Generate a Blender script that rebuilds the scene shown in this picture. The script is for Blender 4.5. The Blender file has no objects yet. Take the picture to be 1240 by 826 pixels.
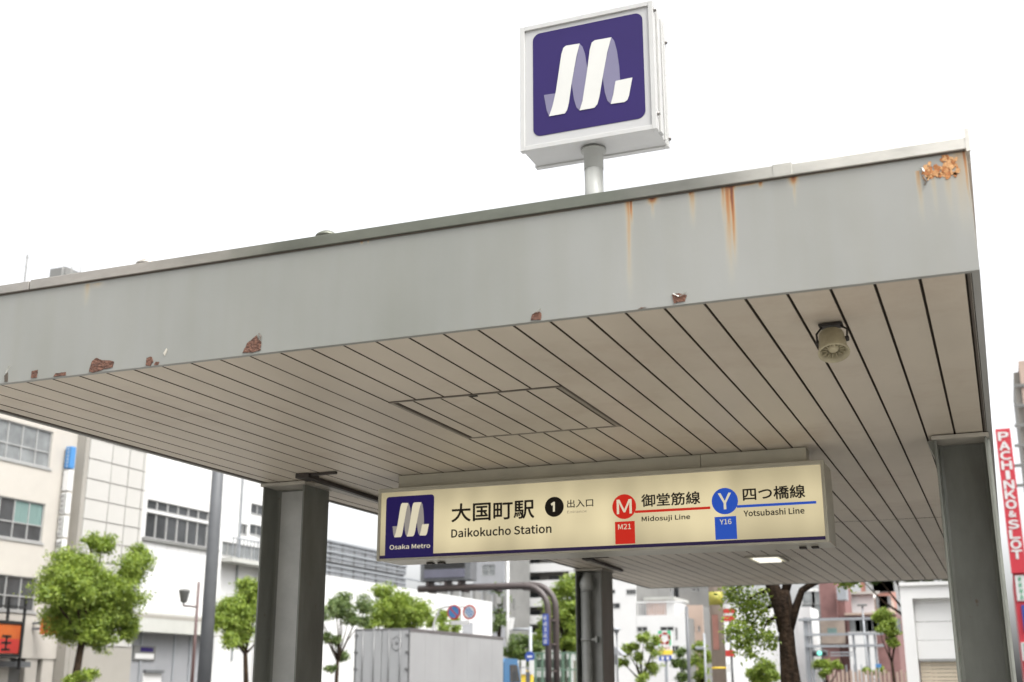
import bpy, bmesh, math, random
from mathutils import Vector, Matrix
random.seed(7)
SC = bpy.context.scene
COL = SC.collection
R_ = math.radians

# ------------------------------------------------------------------ camera
FPX, YAW, PITCH, ROLL = 1459.13, R_(21.7333), R_(16.037), R_(-0.0491)
CAMP = Vector((0, 0, 1.6))
fw = Vector((-math.sin(YAW)*math.cos(PITCH), math.cos(YAW)*math.cos(PITCH), math.sin(PITCH)))
rt = Vector((math.cos(YAW), math.sin(YAW), 0))
up = rt.cross(fw)
rt, up = rt*math.cos(ROLL)+up*math.sin(ROLL), up*math.cos(ROLL)-rt*math.sin(ROLL)
cam_d = bpy.data.cameras.new('camera')
cam = bpy.data.objects.new('camera', cam_d)
COL.objects.link(cam)
cam.matrix_world = Matrix(((rt.x, up.x, -fw.x, 0), (rt.y, up.y, -fw.y, 0), (rt.z, up.z, -fw.z, 1.6), (0, 0, 0, 1)))
cam_d.sensor_width = 36
cam_d.lens = FPX/1240*36
cam_d.clip_start = 0.05
cam_d.clip_end = 5000
cam_d.dof.use_dof = True
cam_d.dof.focus_distance = 6.0
cam_d.dof.aperture_fstop = 2.9
SC.camera = cam

# ------------------------------------------------------------------ light
EXPO = 1.45
SUN_EL, SUN_AZ = R_(58), R_(118)      # azimuth measured clockwise from +Y
world = bpy.data.worlds.new('World')
SC.world = world
world.use_nodes = True
wn, wl = world.node_tree.nodes, world.node_tree.links
wn.clear()
sky = wn.new('ShaderNodeTexSky'); sky.sky_type = 'NISHITA'; sky.sun_disc = False
sky.sun_elevation = SUN_EL; sky.sun_rotation = SUN_AZ
sky.air_density = 1.0; sky.dust_density = 6.0; sky.ozone_density = 1.0
hs = wn.new('ShaderNodeHueSaturation'); hs.inputs['Saturation'].default_value = 0.12; hs.inputs['Value'].default_value = 1.15
bg = wn.new('ShaderNodeBackground'); bg.inputs['Strength'].default_value = 0.15
wo = wn.new('ShaderNodeOutputWorld')
wl.new(sky.outputs[0], hs.inputs['Color']); wl.new(hs.outputs[0], bg.inputs['Color']); wl.new(bg.outputs[0], wo.inputs['Surface'])
sun_d = bpy.data.lights.new('sun', 'SUN'); sun_d.energy = 0.5; sun_d.angle = R_(25); sun_d.color = (1, .96, .9)
sun = bpy.data.objects.new('sun', sun_d); COL.objects.link(sun)
sd = Vector((math.sin(SUN_AZ)*math.cos(SUN_EL), math.cos(SUN_AZ)*math.cos(SUN_EL), math.sin(SUN_EL)))
sun.rotation_euler = sd.to_track_quat('Z', 'Y').to_euler()
vs = SC.view_settings
SC.display_settings.display_device = 'sRGB'
vs.view_transform = 'Standard'; vs.look = 'None'; vs.exposure = EXPO; vs.gamma = 1; vs.use_curve_mapping = False
SC.cycles.max_bounces = 8
SC.cycles.diffuse_bounces = 4

# ------------------------------------------------------------------ measuring helpers (photo pixel -> point on a real plane)
def ray(u, v): return fw + rt*((u-620)/FPX) - up*((v-413)/FPX)
def aY(u, v, y): d = ray(u, v); return CAMP + d*(y/d.y)
def aX(u, v, x): d = ray(u, v); return CAMP + d*(x/d.x)
def aZ(u, v, z): d = ray(u, v); return CAMP + d*((z-1.6)/d.z)

# ------------------------------------------------------------------ materials
def N(nt, t, **kw):
    n = nt.nodes.new(t)
    for k, v in kw.items():
        if k in n.inputs: n.inputs[k].default_value = v
        else: setattr(n, k, v)
    return n
def c4(c): return (c[0], c[1], c[2], 1)
def mat(name, col, rough=.6, var=.12, scale=3., bump=0., bscale=40., metal=0., coat=0., col2=None, stretch=(1, 1, 1), detail=5, spec=.5):
    m = bpy.data.materials.new(name); m.use_nodes = True
    nt = m.node_tree; b = nt.nodes['Principled BSDF']
    b.inputs['Roughness'].default_value = rough; b.inputs['Metallic'].default_value = metal
    b.inputs['Specular IOR Level'].default_value = spec
    b.inputs['Coat Weight'].default_value = coat
    tc = N(nt, 'ShaderNodeTexCoord'); mp = N(nt, 'ShaderNodeMapping'); mp.inputs['Scale'].default_value = stretch
    nt.links.new(tc.outputs['Object'], mp.inputs[0])
    n1 = N(nt, 'ShaderNodeTexNoise', Scale=scale, Detail=detail, Roughness=.6)
    nt.links.new(mp.outputs[0], n1.inputs['Vector'])
    cr = N(nt, 'ShaderNodeValToRGB')
    a = col2 if col2 else tuple(x*(1-var) for x in col)
    e = tuple(min(1, x*(1+var*.6)) for x in col)
    cr.color_ramp.elements[0].position = .32; cr.color_ramp.elements[0].color = c4(a)
    cr.color_ramp.elements[1].position = .68; cr.color_ramp.elements[1].color = c4(e)
    nt.links.new(n1.outputs['Fac'], cr.inputs[0]); nt.links.new(cr.outputs[0], b.inputs['Base Color'])
    if bump:
        n2 = N(nt, 'ShaderNodeTexNoise', Scale=bscale, Detail=4)
        nt.links.new(tc.outputs['Object'], n2.inputs['Vector'])
        bp = N(nt, 'ShaderNodeBump', Strength=bump, Distance=.01)
        nt.links.new(n2.outputs['Fac'], bp.inputs['Height']); nt.links.new(bp.outputs[0], b.inputs['Normal'])
    return m
def emis(name, col, strength=1., rough=.35):
    m = bpy.data.materials.new(name); m.use_nodes = True
    b = m.node_tree.nodes['Principled BSDF']; k = strength/2**EXPO
    b.inputs['Base Color'].default_value = c4(tuple(x*.12 for x in col)); b.inputs['Roughness'].default_value = rough; b.inputs['Specular IOR Level'].default_value = .25
    b.inputs['Emission Color'].default_value = c4(col); b.inputs['Emission Strength'].default_value = k
    return m
def leafmat(name, c1, c2, c3):
    m = bpy.data.materials.new(name); m.use_nodes = True
    nt = m.node_tree; b = nt.nodes['Principled BSDF']; out = nt.nodes['Material Output']
    g = N(nt, 'ShaderNodeNewGeometry'); cr = N(nt, 'ShaderNodeValToRGB')
    el = cr.color_ramp.elements; el[0].position = .0; el[0].color = c4(c1); el[1].position = 1; el[1].color = c4(c3)
    x = el.new(.5); x.color = c4(c2)
    nt.links.new(g.outputs['Random Per Island'], cr.inputs[0]); nt.links.new(cr.outputs[0], b.inputs['Base Color'])
    b.inputs['Roughness'].default_value = .5
    tr = N(nt, 'ShaderNodeBsdfTranslucent'); mx = N(nt, 'ShaderNodeMixShader'); mx.inputs[0].default_value = .4
    nt.links.new(cr.outputs[0], tr.inputs[0])
    nt.links.new(b.outputs[0], mx.inputs[1]); nt.links.new(tr.outputs[0], mx.inputs[2]); nt.links.new(mx.outputs[0], out.inputs[0])
    return m

# ------------------------------------------------------------------ mesh builder
class MB:
    def __init__(s): s.v = []; s.f = []; s.sm = []
    def add(s, vs_, fs, smooth=False):
        o = len(s.v); s.v += [tuple(x) for x in vs_]; s.f += [tuple(i+o for i in f) for f in fs]; s.sm += [smooth]*len(fs); return s
    def box(s, x0, x1, y0, y1, z0, z1):
        if x0 > x1: x0, x1 = x1, x0
        if y0 > y1: y0, y1 = y1, y0
        if z0 > z1: z0, z1 = z1, z0
        return s.add([(x0, y0, z0), (x1, y0, z0), (x1, y1, z0), (x0, y1, z0), (x0, y0, z1), (x1, y0, z1), (x1, y1, z1), (x0, y1, z1)],
                     [(0, 3, 2, 1), (4, 5, 6, 7), (0, 1, 5, 4), (1, 2, 6, 5), (2, 3, 7, 6), (3, 0, 4, 7)])
    def cbox(s, x0, x1, y0, y1, z0, z1, c=.004):
        """box with chamfered vertical and horizontal edges (26 faces worth reduced: octagonal in each long edge)"""
        bm = bmesh.new(); bmesh.ops.create_cube(bm, size=1)
        for v in bm.verts: v.co = Vector(((x0+x1)/2+v.co.x*(x1-x0), (y0+y1)/2+v.co.y*(y1-y0), (z0+z1)/2+v.co.z*(z1-z0)))
        bmesh.ops.bevel(bm, geom=bm.edges[:], offset=c, segments=2, affect='EDGES', profile=.5)
        bm.verts.ensure_lookup_table()
        s.add([v.co for v in bm.verts], [[v.index for v in f.verts] for f in bm.faces]); bm.free(); return s
    def tube(s, pts, r, n=10, cap=True, smooth=True):
        pts = [Vector(p) for p in pts]; rs = r if isinstance(r, (list, tuple)) else [r]*len(pts)
        vs_, fs = [], []; pn = None
        for i, p in enumerate(pts):
            t = (pts[min(i+1, len(pts)-1)]-pts[max(i-1, 0)]).normalized()
            if pn is None: a = t.orthogonal().normalized()
            else: a = (pn - t*pn.dot(t)).normalized()
            pn = a; b = t.cross(a)
            for k in range(n):
                th = 2*math.pi*k/n; vs_.append(p+(a*math.cos(th)+b*math.sin(th))*rs[i])
        for i in range(len(pts)-1):
            for k in range(n): fs.append((i*n+k, i*n+(k+1) % n, (i+1)*n+(k+1) % n, (i+1)*n+k))
        s.add(vs_, fs, smooth)
        if cap:
            o = len(s.v)-len(vs_); s.f.append(tuple(o+k for k in reversed(range(n)))); s.f.append(tuple(o+(len(pts)-1)*n+k for k in range(n))); s.sm += [False, False]
        return s
    def lathe(s, prof, org, axis, n=28, smooth=True):
        """prof: list of (t along axis, radius)"""
        axis = Vector(axis).normalized(); a = axis.orthogonal().normalized(); b = axis.cross(a); org = Vector(org)
        vs_ = [org+axis*t+(a*math.cos(2*math.pi*k/n)+b*math.sin(2*math.pi*k/n))*r for t, r in prof for k in range(n)]
        fs = [(i*n+k, i*n+(k+1) % n, (i+1)*n+(k+1) % n, (i+1)*n+k) for i in range(len(prof)-1) for k in range(n)]
        return s.add(vs_, fs, smooth)
    def poly(s, pts, thick, d):
        """flat polygon pts extruded by vector d*thick"""
        n = len(pts); d = Vector(d)*thick; p = [Vector(q) for q in pts]
        vs_ = p+[q+d for q in p]
        return s.add(vs_, [tuple(range(n)), tuple(reversed(range(n, 2*n)))]+[((i+1) % n, i, i+n, (i+1) % n+n) for i in range(n)])
    def build(s, name, m, parent=None, kind=None, label=None):
        me = bpy.data.meshes.new(name)
        og = Vector((0, 0, 0))
        me.from_pydata(s.v, [], s.f)
        if any(s.sm): me.polygons.foreach_set('use_smooth', s.sm)
        me.materials.append(m); me.update()
        bm = bmesh.new(); bm.from_mesh(me); bmesh.ops.recalc_face_normals(bm, faces=bm.faces[:]); bm.to_mesh(me); bm.free()
        o = bpy.data.objects.new(name, me); COL.objects.link(o)
        if parent is not None: o.parent = parent
        if kind: o['kind'] = kind
        if label: o['label'] = label
        return o
def tag(o, label, cat, group=None):
    o['label'] = label; o['category'] = cat
    if group: o['group'] = group
    return o
def thing(name, label, cat, group=None):
    o = bpy.data.objects.new(name, None); COL.objects.link(o); o.empty_display_size = .3
    return tag(o, label, cat, group)
def share(o, parent, offset=(0, 0, 0)):
    c = o.copy(); COL.objects.link(c); c.parent = parent
    c.location = Vector(o.location)+Vector(offset); return c

def ruddle(vs_, y, th=.002): return [(p[0], y, p[1]) for p in vs_]
def disc_pts(cx, cz, r, n=40): return [(cx+r*math.cos(2*math.pi*k/n), cz+r*math.sin(2*math.pi*k/n)) for k in range(n)]
def rrect(x0, x1, z0, z1, r, top_only=False):
    out = []
    for cx, cz, a0 in ((x1-r, z1-r, 0), (x0+r, z1-r, 90), (x0+r, z0+r, 180), (x1-r, z0+r, 270)):
        if top_only and a0 >= 180:
            out.append((x0, z0) if a0 == 180 else (x1, z0)); continue
        for k in range(7):
            a = R_(a0+k*15); out.append((cx+r*math.cos(a), cz+r*math.sin(a)))
    return out
def flat(name, pts, y, m, parent, th=.0015):
    """flat print of thickness th on a plane that faces -Y"""
    b = MB(); b.poly([(x, y, z) for x, z in pts], th, (0, -1, 0)); return b.build(name, m, parent)
import os
try:        # the humanist sans that ships inside Blender; the built-in face is the fallback
    FONT = bpy.data.fonts.load(os.path.join(bpy.utils.system_resource('DATAFILES', path='fonts'), 'Noto Sans CJK Regular.woff2'))
except Exception:
    FONT = None
def text_mesh(body, offset=0., extr=.01):
    cu = bpy.data.curves.new('lettering', 'FONT'); cu.body = body; cu.size = 1; cu.offset = offset; cu.extrude = 0; cu.resolution_u = 4
    if FONT: cu.font = FONT
    o = bpy.data.objects.new('lettering', cu); COL.objects.link(o)
    dg = bpy.context.evaluated_depsgraph_get(); dg.update()
    me = bpy.data.meshes.new_from_object(o.evaluated_get(dg)); bpy.data.objects.remove(o); bpy.data.curves.remove(cu)
    return me
def lettering(body, x0, x1, z0, z1, y, m, parent, offset=0., name='lettering', axis='Y'):
    """text fitted into the box x0..x1, z0..z1 on a plane facing -Y (or +X when axis is X: then x0..x1 run along Y)"""
    me = text_mesh(body)
    if not len(me.vertices): return None
    xs = [v.co.x for v in me.vertices]; ys = [v.co.y for v in me.vertices]
    a0, a1, b0, b1 = min(xs), max(xs), min(ys), max(ys)
    for v in me.vertices:
        s = x0+(v.co.x-a0)/(a1-a0)*(x1-x0); z = z0+(v.co.y-b0)/(b1-b0)*(z1-z0)
        v.co = (s, y, z) if axis == 'Y' else (y, s, z)
    if offset:      # heavier weight: the outline repeated round a small circle, each layer a hair behind the last
        vs0 = [v.co.copy() for v in me.vertices]; fs0 = [tuple(p.vertices) for p in me.polygons]; vv_, ff_ = [], []
        rad = abs(z1-z0)*offset
        for k in range(9):
            dx, dz = (0, 0) if k == 8 else (rad*math.cos(k*math.pi/4), rad*math.sin(k*math.pi/4)); o_ = len(vv_); dy = .00006*k
            vv_ += [(q.x+dx, q.y+dy, q.z+dz) if axis == 'Y' else (q.x-dy, q.y+dx, q.z+dz) for q in vs0]; ff_ += [tuple(i+o_ for i in f) for f in fs0]
        me = bpy.data.meshes.new(name); me.from_pydata(vv_, [], ff_)
    me.materials.clear(); me.materials.append(m); me.name = name
    o = bpy.data.objects.new(name, me); COL.objects.link(o); o.parent = parent
    return o
def strokes(mb, cx, cz, s, put, rng):
    """an illegible little sign character: a few bars inside a square of side s"""
    for k in (-.38, 0, .38):
        w = rng.uniform(.3, .46)
        put(mb, cx-w*s, cx+w*s, cz+k*s-.06*s, cz+k*s+.06*s)
    put(mb, cx-.07*s, cx+.07*s, cz-.45*s, cz+.45*s)
    if rng.random() < .6: put(mb, cx-.42*s, cx-.3*s, cz-.4*s, cz+.1*s)

# ------------------------------------------------------------------ material set
M = {}
M['asphalt'] = mat('asphalt', (.055, .055, .056), .9, .25, 2., .5, 60)
M['paving'] = mat('concrete_paving', (.24, .23, .215), .85, .12, 1.5, .3, 50)
M['kerb'] = mat('kerb_stone', (.4, .39, .37), .8, .1, 2)
M['roadpaint'] = mat('road_paint', (.78, .78, .76), .7, .08, 5)
M['plank'] = mat('soffit_paint', (.51, .453, .365), .5, .12, 1.3, .08, 7, stretch=(1, .35, 1))
M['groove'] = mat('dark_groove', (.05, .034, .02), .8, .2, 8)
M['trim'] = mat('soffit_trim_paint', (.40, .375, .32), .5, .15, 6)
M['hatchframe'] = mat('hatch_frame_paint', (.24, .215, .17), .5, .15, 6)
M['trimdark'] = mat('dark_trim', (.07, .055, .04), .6, .2, 6)
M['coping'] = mat('coping_metal', (.30, .29, .27), .38, .3, 2.6, .1, 20, metal=.35, stretch=(.8, 2, 2))
_nt = M['coping'].node_tree; _b = _nt.nodes['Principled BSDF']; _src = _b.inputs['Base Color'].links[0].from_socket
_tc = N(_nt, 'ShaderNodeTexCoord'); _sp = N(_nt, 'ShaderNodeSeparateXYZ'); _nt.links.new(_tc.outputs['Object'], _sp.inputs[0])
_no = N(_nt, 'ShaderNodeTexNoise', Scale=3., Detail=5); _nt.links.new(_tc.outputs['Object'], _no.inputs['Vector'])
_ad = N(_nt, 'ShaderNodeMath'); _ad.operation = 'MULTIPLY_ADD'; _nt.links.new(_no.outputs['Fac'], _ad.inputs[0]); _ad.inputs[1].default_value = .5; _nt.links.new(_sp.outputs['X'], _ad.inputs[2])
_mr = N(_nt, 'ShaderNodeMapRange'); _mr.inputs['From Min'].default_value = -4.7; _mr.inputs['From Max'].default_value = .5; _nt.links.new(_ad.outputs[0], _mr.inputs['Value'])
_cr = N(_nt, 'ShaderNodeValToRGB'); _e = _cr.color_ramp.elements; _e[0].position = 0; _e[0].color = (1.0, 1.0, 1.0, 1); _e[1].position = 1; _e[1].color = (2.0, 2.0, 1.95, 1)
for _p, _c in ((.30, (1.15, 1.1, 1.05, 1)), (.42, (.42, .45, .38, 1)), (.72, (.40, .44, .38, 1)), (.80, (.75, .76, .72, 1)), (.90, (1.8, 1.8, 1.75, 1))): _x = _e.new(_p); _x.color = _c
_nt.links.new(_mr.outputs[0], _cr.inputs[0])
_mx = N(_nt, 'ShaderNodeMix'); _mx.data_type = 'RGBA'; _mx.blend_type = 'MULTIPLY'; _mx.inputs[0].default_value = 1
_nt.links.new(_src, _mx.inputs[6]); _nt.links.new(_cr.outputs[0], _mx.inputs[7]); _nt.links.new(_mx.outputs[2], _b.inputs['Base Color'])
M['pillar'] = mat('pillar_steel_paint', (.155, .162, .142), .36, .2, 3.2, .2, 14, col2=(.115, .118, .10), stretch=(1.5, 1.5, .5))
def world_space(m):
    nt = m.node_tree; ge = N(nt, 'ShaderNodeNewGeometry')
    for l in [l for l in nt.links if l.from_node.type == 'TEX_COORD']:
        to = l.to_socket; nt.links.remove(l); nt.links.new(ge.outputs['Position'], to)
world_space(M['plank'])
def specks(m, col, scale, lo, hi):
    """worn spots over the paint: a thresholded noise mixed into the base colour"""
    nt = m.node_tree; b = nt.nodes['Principled BSDF']; src = b.inputs['Base Color'].links[0].from_socket
    ge = N(nt, 'ShaderNodeNewGeometry'); no = N(nt, 'ShaderNodeTexNoise', Scale=scale, Detail=8, Roughness=.7); nt.links.new(ge.outputs['Position'], no.inputs['Vector'])
    mr = N(nt, 'ShaderNodeMapRange'); mr.inputs['From Min'].default_value = lo; mr.inputs['From Max'].default_value = hi; nt.links.new(no.outputs['Fac'], mr.inputs['Value'])
    mx = N(nt, 'ShaderNodeMix'); mx.data_type = 'RGBA'; nt.links.new(mr.outputs[0], mx.inputs[0]); nt.links.new(src, mx.inputs[6]); mx.inputs[7].default_value = c4(col); nt.links.new(mx.outputs[2], b.inputs['Base Color'])
specks(M['pillar'], (.10, .065, .04), 9, .64, .72)
specks(M['pillar'], (.26, .26, .23), 17, .67, .74)
specks(M['plank'], (.35, .27, .20), 1.1, .52, .86)
specks(M['plank'], (.22, .16, .11), 34, .70, .76)
M['pillaredge'] = mat('pillar_edge_paint', (.26, .27, .24), .4, .2, 6)
M['pipe'] = mat('grey_pipe', (.37, .375, .35), .4, .15, 5)
M['weblight'] = mat('web_light_tone', (.46, .465, .44), .4, .15, 4, .1, 10)  # lighter grey that paints the light falling on the pillar webs
M['rail'] = mat('dark_rail', (.035, .028, .022), .6, .3, 8)
M['rust'] = mat('flaked_rust', (.13, .062, .04), .95, .5, 60, 1., 90, col2=(.06, .03, .022))
M['rustorange'] = mat('orange_rust', (.46, .27, .13), .95, .4, 40, .5, 70, col2=(.38, .18, .07), detail=8)
M['rustdeep'] = mat('deep_orange_rust', (.36, .165, .062), .95, .4, 45, .5, 70, col2=(.26, .09, .03), detail=8)
M['flake'] = mat('curled_paint', (.5, .5, .46), .6, .1, 10)
M['roofing'] = mat('roof_sheet', (.3, .3, .3), .7, .15, 2)
M['signframe'] = mat('sign_frame_metal', (.42, .40, .32), .35, .1, 5, metal=.3)
M['whitemetal'] = mat('white_painted_metal', (.46, .46, .445), .35, .06, 5, .05, 10)
M['whiteface'] = mat('milky_acrylic', (.42, .42, .415), .25, .03, 3)
M['purple'] = mat('purple_acrylic', (.020, .010, .088), .5, .06, 3, spec=.25)
M['lavender'] = mat('lavender_acrylic', (.155, .145, .23), .3, .08, 4)
M['emblemwhite'] = mat('emblem_white', (.55, .55, .52), .3, .04, 4)
M['screw'] = mat('steel_screw', (.25, .24, .23), .4, .2, 20, metal=.8)
M['black'] = mat('black_print', (.01, .01, .01), .5, .1, 5)
M['speaker'] = mat('aged_cream_plastic', (.36, .32, .21), .5, .25, 14, .2, 30)
M['speakerdark'] = mat('speaker_throat', (.10, .085, .05), .6, .3, 20)
M['bracket'] = mat('bracket_steel', (.04, .035, .03), .5, .3, 20, metal=.5)

# ---- fascia paint with rust runs at their own places
def fascia_material():
    m = bpy.data.materials.new('fascia_paint'); m.use_nodes = True; nt = m.node_tree; b = nt.nodes['Principled BSDF']; L = nt.links
    tc = N(nt, 'ShaderNodeTexCoord'); sp = N(nt, 'ShaderNodeSeparateXYZ'); L.new(tc.outputs['Object'], sp.inputs[0])
    def math_(op, a, bb=None, cl=False):
        n = N(nt, 'ShaderNodeMath'); n.operation = op; n.use_clamp = cl
        for i, q in enumerate((a, bb)):
            if q is None: continue
            if isinstance(q, (int, float)): n.inputs[i].default_value = q
            else: L.new(q, n.inputs[i])
        return n.outputs[0]
    X, Z = sp.outputs['X'], sp.outputs['Z']
    nz = N(nt, 'ShaderNodeTexNoise', Scale=1., Detail=6, Roughness=.65)
    mp = N(nt, 'ShaderNodeMapping'); mp.inputs['Scale'].default_value = (45, 1, 5); L.new(tc.outputs['Object'], mp.inputs[0]); L.new(mp.outputs[0], nz.inputs['Vector'])
    nf = N(nt, 'ShaderNodeTexNoise', Scale=60, Detail=5); L.new(tc.outputs['Object'], nf.inputs['Vector'])
    wob = math_('MULTIPLY', math_('SUBTRACT', nz.outputs['Fac'], .5), .02)
    Xw = math_('ADD', X, wob)
    tot = None; core = None
    for u, v, w, length, k in streaks:
        p = aY(u, v, FY)
        dx = math_('DIVIDE', math_('SUBTRACT', Xw, p.x), w)
        g = math_('POWER', 2.718, math_('MULTIPLY', math_('MULTIPLY', dx, dx), -1))
        t = math_('DIVIDE', math_('SUBTRACT', p.z, Z), length)        # 0 at top, 1 at end
        fade = math_('SUBTRACT', 1., t, True)
        st = math_('GREATER_THAN', t, -.05)
        q = math_('MULTIPLY', math_('MULTIPLY', math_('MULTIPLY', g, math_('POWER', fade, 1.25)), st), k*.74)
        q = math_('MULTIPLY', q, math_('ADD', nz.outputs['Fac'], .45))
        tot = q if tot is None else math_('MAXIMUM', tot, q)
    tot = math_('MINIMUM', tot, 1.)
    # general paint
    n1 = N(nt, 'ShaderNodeTexNoise', Scale=.9, Detail=5, Roughness=.55)
    mp1 = N(nt, 'ShaderNodeMapping'); mp1.inputs['Scale'].default_value = (1.2, 1, .8); L.new(tc.outputs['Object'], mp1.inputs[0]); L.new(mp1.outputs[0], n1.inputs['Vector'])
    cr = N(nt, 'ShaderNodeValToRGB'); e = cr.color_ramp.elements
    e[0].position = .3; e[0].color = (.222, .226, .207, 1); e[1].position = .7; e[1].color = (.274, .277, .264, 1)
    L.new(n1.outputs['Fac'], cr.inputs[0])
    # faint vertical washing marks
    n3 = N(nt, 'ShaderNodeTexNoise', Scale=1, Detail=4); mp3 = N(nt, 'ShaderNodeMapping'); mp3.inputs['Scale'].default_value = (9, 1, .7)
    L.new(tc.outputs['Object'], mp3.inputs[0]); L.new(mp3.outputs[0], n3.inputs['Vector'])
    vm = N(nt, 'ShaderNodeMix'); vm.data_type = 'RGBA'; vm.blend_type = 'MULTIPLY'
    vr = N(nt, 'ShaderNodeValToRGB'); vr.color_ramp.elements[0].position = .35; vr.color_ramp.elements[0].color = (.96, .955, .93, 1); vr.color_ramp.elements[1].position = .6
    L.new(n3.outputs['Fac'], vr.inputs[0]); vm.inputs[0].default_value = .8
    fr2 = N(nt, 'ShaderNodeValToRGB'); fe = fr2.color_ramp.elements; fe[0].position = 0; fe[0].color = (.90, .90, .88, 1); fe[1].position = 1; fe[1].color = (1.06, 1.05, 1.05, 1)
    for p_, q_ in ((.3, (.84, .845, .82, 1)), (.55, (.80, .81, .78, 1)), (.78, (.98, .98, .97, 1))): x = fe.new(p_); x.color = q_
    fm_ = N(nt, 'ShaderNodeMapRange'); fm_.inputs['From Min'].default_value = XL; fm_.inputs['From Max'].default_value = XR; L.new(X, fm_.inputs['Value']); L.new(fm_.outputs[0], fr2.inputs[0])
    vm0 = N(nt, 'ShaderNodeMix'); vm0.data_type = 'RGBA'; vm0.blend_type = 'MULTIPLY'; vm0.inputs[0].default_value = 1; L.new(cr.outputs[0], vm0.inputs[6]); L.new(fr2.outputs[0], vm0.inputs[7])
    L.new(vm0.outputs[2], vm.inputs[6]); L.new(vr.outputs[0], vm.inputs[7])
    rr = N(nt, 'ShaderNodeValToRGB'); re = rr.color_ramp.elements
    re[0].position = 0; re[0].color = (.40, .37, .27, 1); re[1].position = 1; re[1].color = (.13, .035, .012, 1)
    x = re.new(.35); x.color = (.33, .22, .11, 1); x = re.new(.65); x.color = (.29, .115, .035, 1)
    L.new(tot, rr.inputs[0])
    mx = N(nt, 'ShaderNodeMix'); mx.data_type = 'RGBA'
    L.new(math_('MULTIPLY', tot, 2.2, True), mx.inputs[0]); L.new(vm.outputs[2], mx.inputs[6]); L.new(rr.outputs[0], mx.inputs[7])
    L.new(mx.outputs[2], b.inputs['Base Color']); b.inputs['Roughness'].default_value = .42
    nb = N(nt, 'ShaderNodeTexNoise', Scale=2.2, Detail=2); L.new(tc.outputs['Object'], nb.inputs['Vector'])
    bp = N(nt, 'ShaderNodeBump', Strength=.12, Distance=.03); L.new(nb.outputs['Fac'], bp.inputs['Height'])
    bp2 = N(nt, 'ShaderNodeBump', Strength=.12, Distance=.002); L.new(nf.outputs['Fac'], bp2.inputs['Height']); L.new(bp.outputs[0], bp2.inputs['Normal'])
    L.new(bp2.outputs[0], b.inputs['Normal'])
    return m

# =================================================================== SETTING: ground
FY = 4.124           # front face of the canopy
XR, XL, YB = .044, -4.646, 16.885
ZS, ZT, ZC = 2.95, 3.3816, 3.425
g = MB(); g.box(-900, 900, -300, 1500, -.3, -.004); g.build('ground', M['asphalt'], kind='structure')
RX0, RX1 = -33.2, -12.5
g = MB(); g.box(RX0, RX1, -120, 420, -.2, 0.0); g.build('road', M['asphalt'], kind='structure')
g = MB(); g.box(RX1+.15, 60, -120, 52, -.2, .13); g.build('near_pavement', M['paving'], kind='structure')
g = MB(); g.box(-75, RX0-.15, -120, 420, -.2, .13); g.build('far_pavement', M['paving'], kind='structure')
g = MB(); g.box(RX1, RX1+.15, -120, 52, -.2, .14); g.box(RX0-.15, RX0, -120, 420, -.2, .14); g.build('kerb', M['kerb'], kind='structure')
g = MB()
for k in range(60):
    for xx in (-19.3, -26.2):
        g.box(xx, xx+.15, -60+k*8, -56+k*8, 0, .004)
g.box(-22.9, -22.7, -120, 300, 0, .004)
g.build('road_markings', M['roadpaint'], kind='structure')

# =================================================================== THE CANOPY
streaks = [  # u, v of the start on the photo, half width (m), length (m), strength
    (760, 244, .010, .42, .85), (764, 244, .006, .12, 1.4), (790, 240, .018, .035, 1.5), (790, 240, .006, .10, .7),
    (838, 232, .010, .16, .75), (836, 232, .007, .03, 1.4), (880, 227, .013, .40, 1.1), (886, 227, .008, .33, 1.7), (875, 227, .006, .2, .8), (884, 226, .02, .03, 1.5),
    (921, 221, .008, .03, 1.1), (960, 214, .014, .05, 1.6), (961, 214, .006, .13, .7), (106, 345, .016, .12, .5), (118, 343, .03, .03, .4),
    (1112, 210, .008, .2, .65), (1147, 208, .012, .2, .45), (1166, 178, .005, .3, 1.3), (1160, 180, .03, .35, .5), (1130, 215, .008, .16, .4),
    (1171, 180, .008, .43, .8), (438, 292, .006, .02, 1.1), (446, 291, .004, .02, .8), (905, 223, .05, .012, .8), (1000, 208, .2, .008, .5), (640, 262, .2, .008, .35)]
M['fascia'] = fascia_material()
canopy = thing('entrance_canopy', 'long flat grey steel canopy with rust-streaked fascia over the station entrance', 'canopy')
T = .026
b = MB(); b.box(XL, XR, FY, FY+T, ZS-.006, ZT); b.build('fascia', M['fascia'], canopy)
b = MB(); b.box(XR-T, XR, FY+T+.001, YB-T-.001, ZS-.006, ZT); b.build('fascia', M['fascia'], canopy)
b = MB(); b.box(XL, XL+T, FY+T+.001, YB-T-.001, ZS-.006, ZT); b.build('fascia', M['fascia'], canopy)
b = MB(); b.box(XL, XR, YB-T, YB, ZS-.006, ZT); b.build('fascia', M['fascia'], canopy)
b = MB(); b.box(XL+T, XR-T, FY+T, YB-T, ZS+.02, ZS+.03); b.build('soffit_backing', M['groove'], canopy)
b = MB(); b.box(XL+T, XR-T, FY+T, YB-T, ZT-.08, ZT-.02); b.build('roof_sheet', M['roofing'], canopy)
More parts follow.
